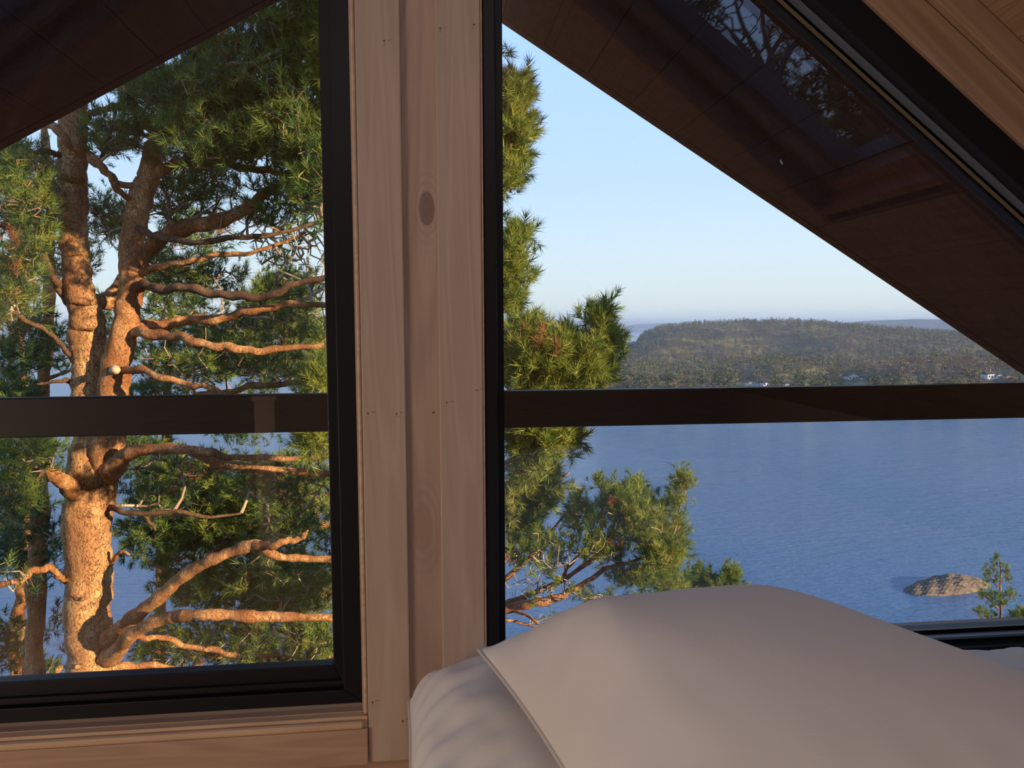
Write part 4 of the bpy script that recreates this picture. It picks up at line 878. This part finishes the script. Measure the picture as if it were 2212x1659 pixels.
B5 = [
 (1112, 200, 40, 48, TY-.2, .22, 46, 0), (1112, 280, 46, 60, TY-.2, .25, 70, 0), (1105, 360, 34, 45, TY-.2, .25, 34, .05), (1092, 405, 22, 22, TY-.2, .2, 12, .2), (1085, 120, 8, 10, TY-.2, .2, 2, 0),
 (1120, 525, 28, 34, TY-.2, .2, 32, 0), (1108, 580, 34, 46, TY-.2, .25, 55, 0), (1098, 650, 28, 40, TY-.2, .25, 38, 0), (1050, 560, 50, 120, TY-.1, .3, 60, 0), (1050, 300, 50, 120, TY-.1, .3, 50, 0),
 (1180, 780, 120, 80, TY-.35, .4, 330, .03), (1270, 790, 62, 52, TY-.4, .35, 150, .03), (1292, 690, 20, 34, TY-.4, .15, 24, 0), (1310, 740, 20, 40, TY-.4, .2, 34, 0), (1130, 730, 50, 40, TY-.3, .3, 70, 0), (1200, 840, 120, 40, TY-.35, .4, 130, .03),
 (1160, 950, 90, 50, TY-.3, .35, 190, .03), (1225, 945, 34, 30, TY-.3, .25, 40, 0), (1150, 1020, 70, 40, TY-.2, .35, 110, .5), (1120, 1100, 60, 70, TY-.1, .4, 120, .35), (1180, 1070, 40, 40, TY-.1, .3, 60, .4), (1110, 1200, 40, 50, TY, .4, 50, .7),
 (690, 820, 42, 36, TY-.35, .25, 60, 0), (685, 955, 46, 30, TY-.35, .25, 60, 0), (690, 140, 60, 110, TY-.1, .35, 90, .05), (700, 20, 60, 60, TY-.1, .4, 60, .05), (700, 330, 40, 90, TY, .4, 50, .05),
 (1060, -230, 330, 190, 2.9, .8, 420, 0), (930, -150, 260, 160, TY, 1.1, 420, 0), (925, 60, 90, 130, 3.5, .35, 260, 0), (925, 250, 80, 130, 3.5, .3, 200, 0), (900, 900, 140, 160, TY+.2, .6, 120, .1), (940, 1200, 100, 150, TY+.2, .5, 80, .3),  # clumps above frame and behind the post added to shade the left pine
]
foliage(t5, S5, B5, 71, K=40, size=.95, wmul=1.0, tint=(.72, .14), step=.06, r0=.0017, brown=.006, up_=.55, rmax=.008, shr=22)

# lower pine on the right: orange limbs, many bare grey twigs, sunlit shoots
f6 = foot(1010, 4.6); t6 = pine(f6, 'low spreading pine with bare orange limbs just above the top pillow'); X, Yp = pix(f6)
S6 = [limb('trunk', [(X, Yp+50, 4.6), (1010, 1750, 4.6), (1020, 1500, 4.6), (1035, 1360, 4.6), (1050, 1280, 4.6), (1060, 1180, 4.6)], [60, 54, 44, 36, 22, 10], t6, M_barkf, k=12, seed=80)]
L6 = [
 ([(1035, 1340, 4.6), (1095, 1314, 4.5), (1150, 1304, 4.4), (1205, 1290, 4.4), (1260, 1262, 4.4), (1310, 1228, 4.4), (1360, 1215, 4.4)], [26, 22, 20, 17, 13, 9, 5]),
 ([(1040, 1345, 4.6), (1100, 1300, 4.6), (1160, 1278, 4.6), (1215, 1252, 4.6), (1262, 1222, 4.6), (1300, 1190, 4.6), (1330, 1150, 4.6)], [16, 12, 11, 11, 10, 8, 4]),
 ([(1040, 1300, 4.5), (1098, 1245, 4.4), (1125, 1220, 4.4), (1152, 1196, 4.4), (1180, 1160, 4.4), (1215, 1118, 4.4), (1240, 1090, 4.4)], [14, 12, 11, 9, 6, 4, 3]),
 ([(1215, 1250, 4.6), (1232, 1218, 4.5), (1258, 1192, 4.4)], [9, 8, 4]),
 ([(1262, 1215, 4.6), (1272, 1185, 4.5), (1280, 1150, 4.5)], [9, 8, 3]),
 ([(1300, 1230, 4.4), (1370, 1210, 4.5), (1430, 1190, 4.5), (1460, 1120, 4.5), (1485, 1050, 4.5)], [8, 7, 5, 4, 3]),
 ([(1095, 1318, 4.5), (1130, 1325, 4.4), (1160, 1345, 4.3), (1200, 1370, 4.3)], [8, 7, 6, 4]),
 ([(1070, 1330, 4.6), (1120, 1345, 4.6), (1180, 1360, 4.6)], [7, 6, 3]),
]
for i, (p, w) in enumerate(L6): S6.append(limb('branch', p, w, t6, M_barkf, k=8, seed=90+i, sub=5))
B6 = [
 (1390, 1130, 70, 70, 4.5, .5, 170, .08), (1430, 1200, 55, 60, 4.5, .5, 150, .05), (1340, 1090, 60, 50, 4.5, .5, 100, .1), (1478, 1045, 14, 30, 4.5, .15, 20, 0), (1455, 1085, 20, 25, 4.5, .2, 18, 0), (1375, 1055, 18, 22, 4.5, .2, 18, 0),
 (1295, 1050, 12, 18, 4.5, .15, 8, 0), (1245, 1080, 14, 28, 4.5, .15, 12, 0), (1260, 1120, 60, 40, 4.5, .4, 70, .3), (1400, 1250, 90, 35, 4.5, .5, 120, .1), (1300, 1180, 70, 60, 4.5, .5, 120, .6), (1180, 1200, 90, 60, 4.5, .5, 170, .8),
 (1180, 1270, 100, 50, 4.5, .4, 130, .92), (1140, 1150, 50, 50, 4.4, .4, 70, .6), (1180, 1340, 90, 30, 4.4, .4, 60, .95), (1300, 1290, 70, 25, 4.4, .4, 50, .6), (1460, 1160, 25, 60, 4.5, .3, 40, 0), (1450, 1280, 40, 20, 4.5, .3, 30, 0),
]
foliage(t6, S6, B6, 95, K=36, size=.82, wmul=1.0, tint=(.64, .16), step=.06, r0=.0019, brown=.015, up_=.6, shr=15)

def young(label, x, Y, ytop, ww, blobs, limbs, seed, **kw):
    f_ = foot(x, Y); t = pine(f_, label, 'young_pine'); X, Yp = pix(f_)
    S = [limb('trunk', [(X, Yp+20, Y), (x, 1650, Y), (x+1, 1450, Y), (x+2, (ytop+1350)/2, Y), (x, ytop+12, Y)], [ww*2, ww*1.4, ww, ww*.7, ww*.3], t, M_twig if False else M_barkf, k=8, seed=seed)]
    for p, w in limbs: S.append(limb('branch', p, w, t, M_barkf, k=6, seed=seed+len(S), sub=4))
    foliage(t, S, blobs, seed, **kw)
Yy = 9.0
def up_shoot(x, y0, y1, Y, n=4, w=4): return [(x+random.uniform(-w, w), y0+(y1-y0)*(k+.5)/n, w, abs(y1-y0)/n*.6, Y, .05, 3, 0) for k in range(n)]
young('small young pine standing alone before the sea, just in front of the islet', 2160, Yy, 1195, 7,
      up_shoot(2152, 1195, 1265, Yy, 6)+up_shoot(2133, 1222, 1262, Yy, 4)+up_shoot(2176, 1220, 1262, Yy, 4)+[(2120, 1285, 8, 14, Yy, .1, 7, 0), (2135, 1290, 16, 14, Yy, .15, 14, 0), (2160, 1290, 18, 14, Yy, .2, 16, 0), (2185, 1285, 12, 16, Yy, .15, 12, 0), (2150, 1306, 22, 10, Yy, .2, 14, .1),
       (2116, 1325, 12, 12, Yy, .15, 12, 0), (2138, 1332, 12, 12, Yy, .15, 12, 0), (2150, 1345, 12, 8, Yy, .15, 8, 0)],
      [([(2158, 1318, Yy), (2140, 1296, Yy), (2118, 1272, Yy)], [4, 3, 2]), ([(2158, 1318, Yy), (2178, 1298, Yy), (2188, 1280, Yy)], [4, 3, 2]), ([(2155, 1268, Yy), (2140, 1245, Yy), (2133, 1225, Yy)], [3, 3, 2]), ([(2155, 1268, Yy), (2170, 1248, Yy), (2177, 1226, Yy)], [3, 3, 2]),
       ([(2160, 1365, Yy), (2135, 1342, Yy), (2112, 1322, Yy)], [4, 3, 2])], 120, K=44, size=.6, wmul=1.2, tint=(.55, .12), step=.05, r0=.0022, brown=.0, up_=.9, extra=2, shr=2)
young('yellowish young pine tip cut by the right edge of the picture', 2215, 9.4, 1325, 8,
      [(2195, 1335, 16, 12, 9.4, .2, 20, 0), (2212, 1330, 18, 14, 9.4, .2, 24, 0), (2230, 1330, 20, 20, 9.4, .3, 26, 0), (2180, 1350, 14, 6, 9.4, .2, 8, 0)],
      [([(2213, 1380, 9.4), (2195, 1352, 9.3), (2185, 1340, 9.3)], [4, 3, 2])], 130, K=44, size=.85, wmul=1.25, tint=(.78, .08), step=.05, r0=.0022, brown=.0, up_=.7, shr=7)
young('young pine tops peeping over the top pillow, left one', 1520, 6.4, 1235, 7,
      [(1510, 1240, 12, 16, 6.4, .12, 14, 0), (1528, 1255, 14, 14, 6.4, .15, 16, 0), (1495, 1262, 16, 10, 6.4, .15, 14, 0), (1520, 1275, 30, 14, 6.4, .2, 24, 0), (1470, 1275, 20, 14, 6.4, .2, 14, 0)],
      [([(1521, 1330, 6.4), (1505, 1290, 6.4), (1492, 1265, 6.4)], [4, 3, 2])], 140, K=44, size=.85, wmul=1.3, tint=(.5, .12), step=.05, r0=.002, brown=.0, up_=.7, shr=7)
young('young pine tops peeping over the top pillow, right one', 1572, 6.3, 1232, 7,
      [(1577, 1240, 10, 16, 6.3, .12, 14, 0), (1590, 1255, 12, 12, 6.3, .12, 12, 0), (1562, 1262, 14, 12, 6.3, .15, 14, 0), (1575, 1275, 26, 12, 6.3, .2, 20, 0), (1545, 1275, 14, 10, 6.3, .2, 8, 0)],
      [([(1573, 1330, 6.3), (1584, 1290, 6.3), (1590, 1262, 6.3)], [4, 3, 2])], 150, K=44, size=.85, wmul=1.3, tint=(.55, .12), step=.05, r0=.002, brown=.0, up_=.7, shr=7)

# trees uphill behind the cabin: most seen only mirrored in the right pane through the skylight; they also shade the roof
def mir(x, y, Y): p = px(x, y, Y); return np.array([p[0], 2*YG-p[1], p[2]])
def free_limb(name, P, R, parent, m_, k=8, seed=0):
    Q = catmull(np.hstack([np.array(P, float), np.array(R, float)[:, None]]), 6); v, f, cp = tube(Q[:, :3], Q[:, 3], k, seed)
    mk(name, v, f.tolist()+cp.tolist(), m_, parent, smooth=True); return Q
def rear_pine(x, y, z0, z1, rad_, n, seed, label, bare_low=.3):
    g_ = gz(x, y); t = pine((x, y, g_), label); r = np.random.default_rng(seed)
    S = [free_limb('trunk', [(x, y, g_-.3), (x+.1, y, (g_+z1)/2-1), (x, y+.1, z1-.3)], [.2, .15, .03], t, M_bark, 10, seed)]
    for i in range(10):
        a = i*2.4; h_ = z0+(z1-z0)*i/11; l = rad_*(1-.6*i/11)
        S.append(free_limb('branch', [(x, y, h_), (x+.5*l*math.cos(a), y+.5*l*math.sin(a), h_+.15), (x+.9*l*math.cos(a), y+.9*l*math.sin(a), h_+.5)], [.045, .03, .01], t, M_barkf, 6, seed+i))
    u = r.normal(0, 1, (n, 3)); u /= np.linalg.norm(u, axis=1)[:, None]; u *= (r.random(n)**.4)[:, None]
    A_ = np.array([x, y, (z0+z1)/2])+u*[rad_, rad_, (z1-z0)/2+.3]
    P, par, cnt, tips, n0 = grow(np.concatenate([s_[:, :3] for s_ in S]), None, A_, .14, seed)
    twig_mesh('twigs', P, par, cnt, n0, t, .003, seed, np.zeros(len(P)), .02)
    D = P[tips]-P[np.maximum(par[tips], 0)]; D /= np.linalg.norm(D, axis=1)[:, None]+1e-9; D = D*.6+[0, 0, .5]
    Q = np.concatenate([P[tips]+r.normal(0, .08, (n, 3)) for _ in range(3)]); DD = np.concatenate([D+r.normal(0, .4, D.shape) for _ in range(3)])
    needle_mesh('needles', Q, DD, np.full(len(Q), 2.0)*(.8+.4*r.random(len(Q))), np.clip(r.normal(.25, .12, len(Q)), 0, .9), t, 26, 1.6, seed)
    return t
a_ = mir(1840, 200, 6.5); rear_pine(a_[0]+.3, a_[1]-.2, a_[2]-2.4, a_[2]+1.0, 1.7, 520, 201, 'dark pine mirrored in the right pane inside the skylight opening')
a_ = mir(1500, 60, 6.5); rear_pine(a_[0]-.55, a_[1], a_[2]-1.2, a_[2]+.7, .75, 120, 205, 'narrow pine tip mirrored at the left edge of the skylight opening')
# birch
a_ = mir(1660, 60, 6.0); g_ = gz(a_[0], a_[1]); bt = empty('birch_tree', (a_[0], a_[1], g_), label='leafless birch mirrored in the right pane inside the skylight opening', cat='tree')
M_birch = mat('birch_bark', (.20, .18, .17), .7, .2)
Sb = [free_limb('trunk', [(a_[0], a_[1], g_-.3), (a_[0]+.2, a_[1], (g_+a_[2])/2-.5), tuple(a_-[0, 0, .9])], [.13, .10, .05], bt, M_birch, 10, 7)]
rb = np.random.default_rng(77)
for (x0, y0, x1, y1, x2, y2) in ((1640, 160, 1590, 80, 1530, 20), (1650, 150, 1600, 40, 1580, -60), (1660, 140, 1700, 60, 1740, -30), (1640, 170, 1560, 120, 1500, 110), (1670, 150, 1650, 60, 1640, -60), (1700, 120, 1760, 60, 1800, 0)):
    Sb.append(free_limb('branch', [tuple(a_-[0, 0, .9]), tuple(mir(x0, y0, 6.)), tuple(mir(x1, y1, 6.1)), tuple(mir(x2, y2, 6.2))], [.045, .03, .02, .008], bt, M_birch, 6, int(x0)))
at_ = np.array([mir(rb.uniform(1430, 1830), rb.uniform(-100, 200), rb.uniform(5.6, 6.6)) for _ in range(420)])
P, par, cnt, tips, n0 = grow(np.concatenate([s_[:, :3] for s_ in Sb]), None, at_, .09, 78, .6)
tw = twig_mesh('twigs', P, par, cnt, n0, bt, .0035, 78, np.zeros(len(P)), .02); tw.data.materials[0] = M_birch
rear_pine(4.5, .75, 2.7, 5.3, 1.7, 1500, 221, 'unseen tall pine added beside the cabin, its crown shades the pines below')  # out of view, added to shade the top of the forked pine
rear_pine(5.0, -3.7, -.8, 3.8, 2.0, 1500, 211, 'unseen tall pine uphill to the right behind the cabin, added for shade')  # out of view, added to keep sun from entering the skylight
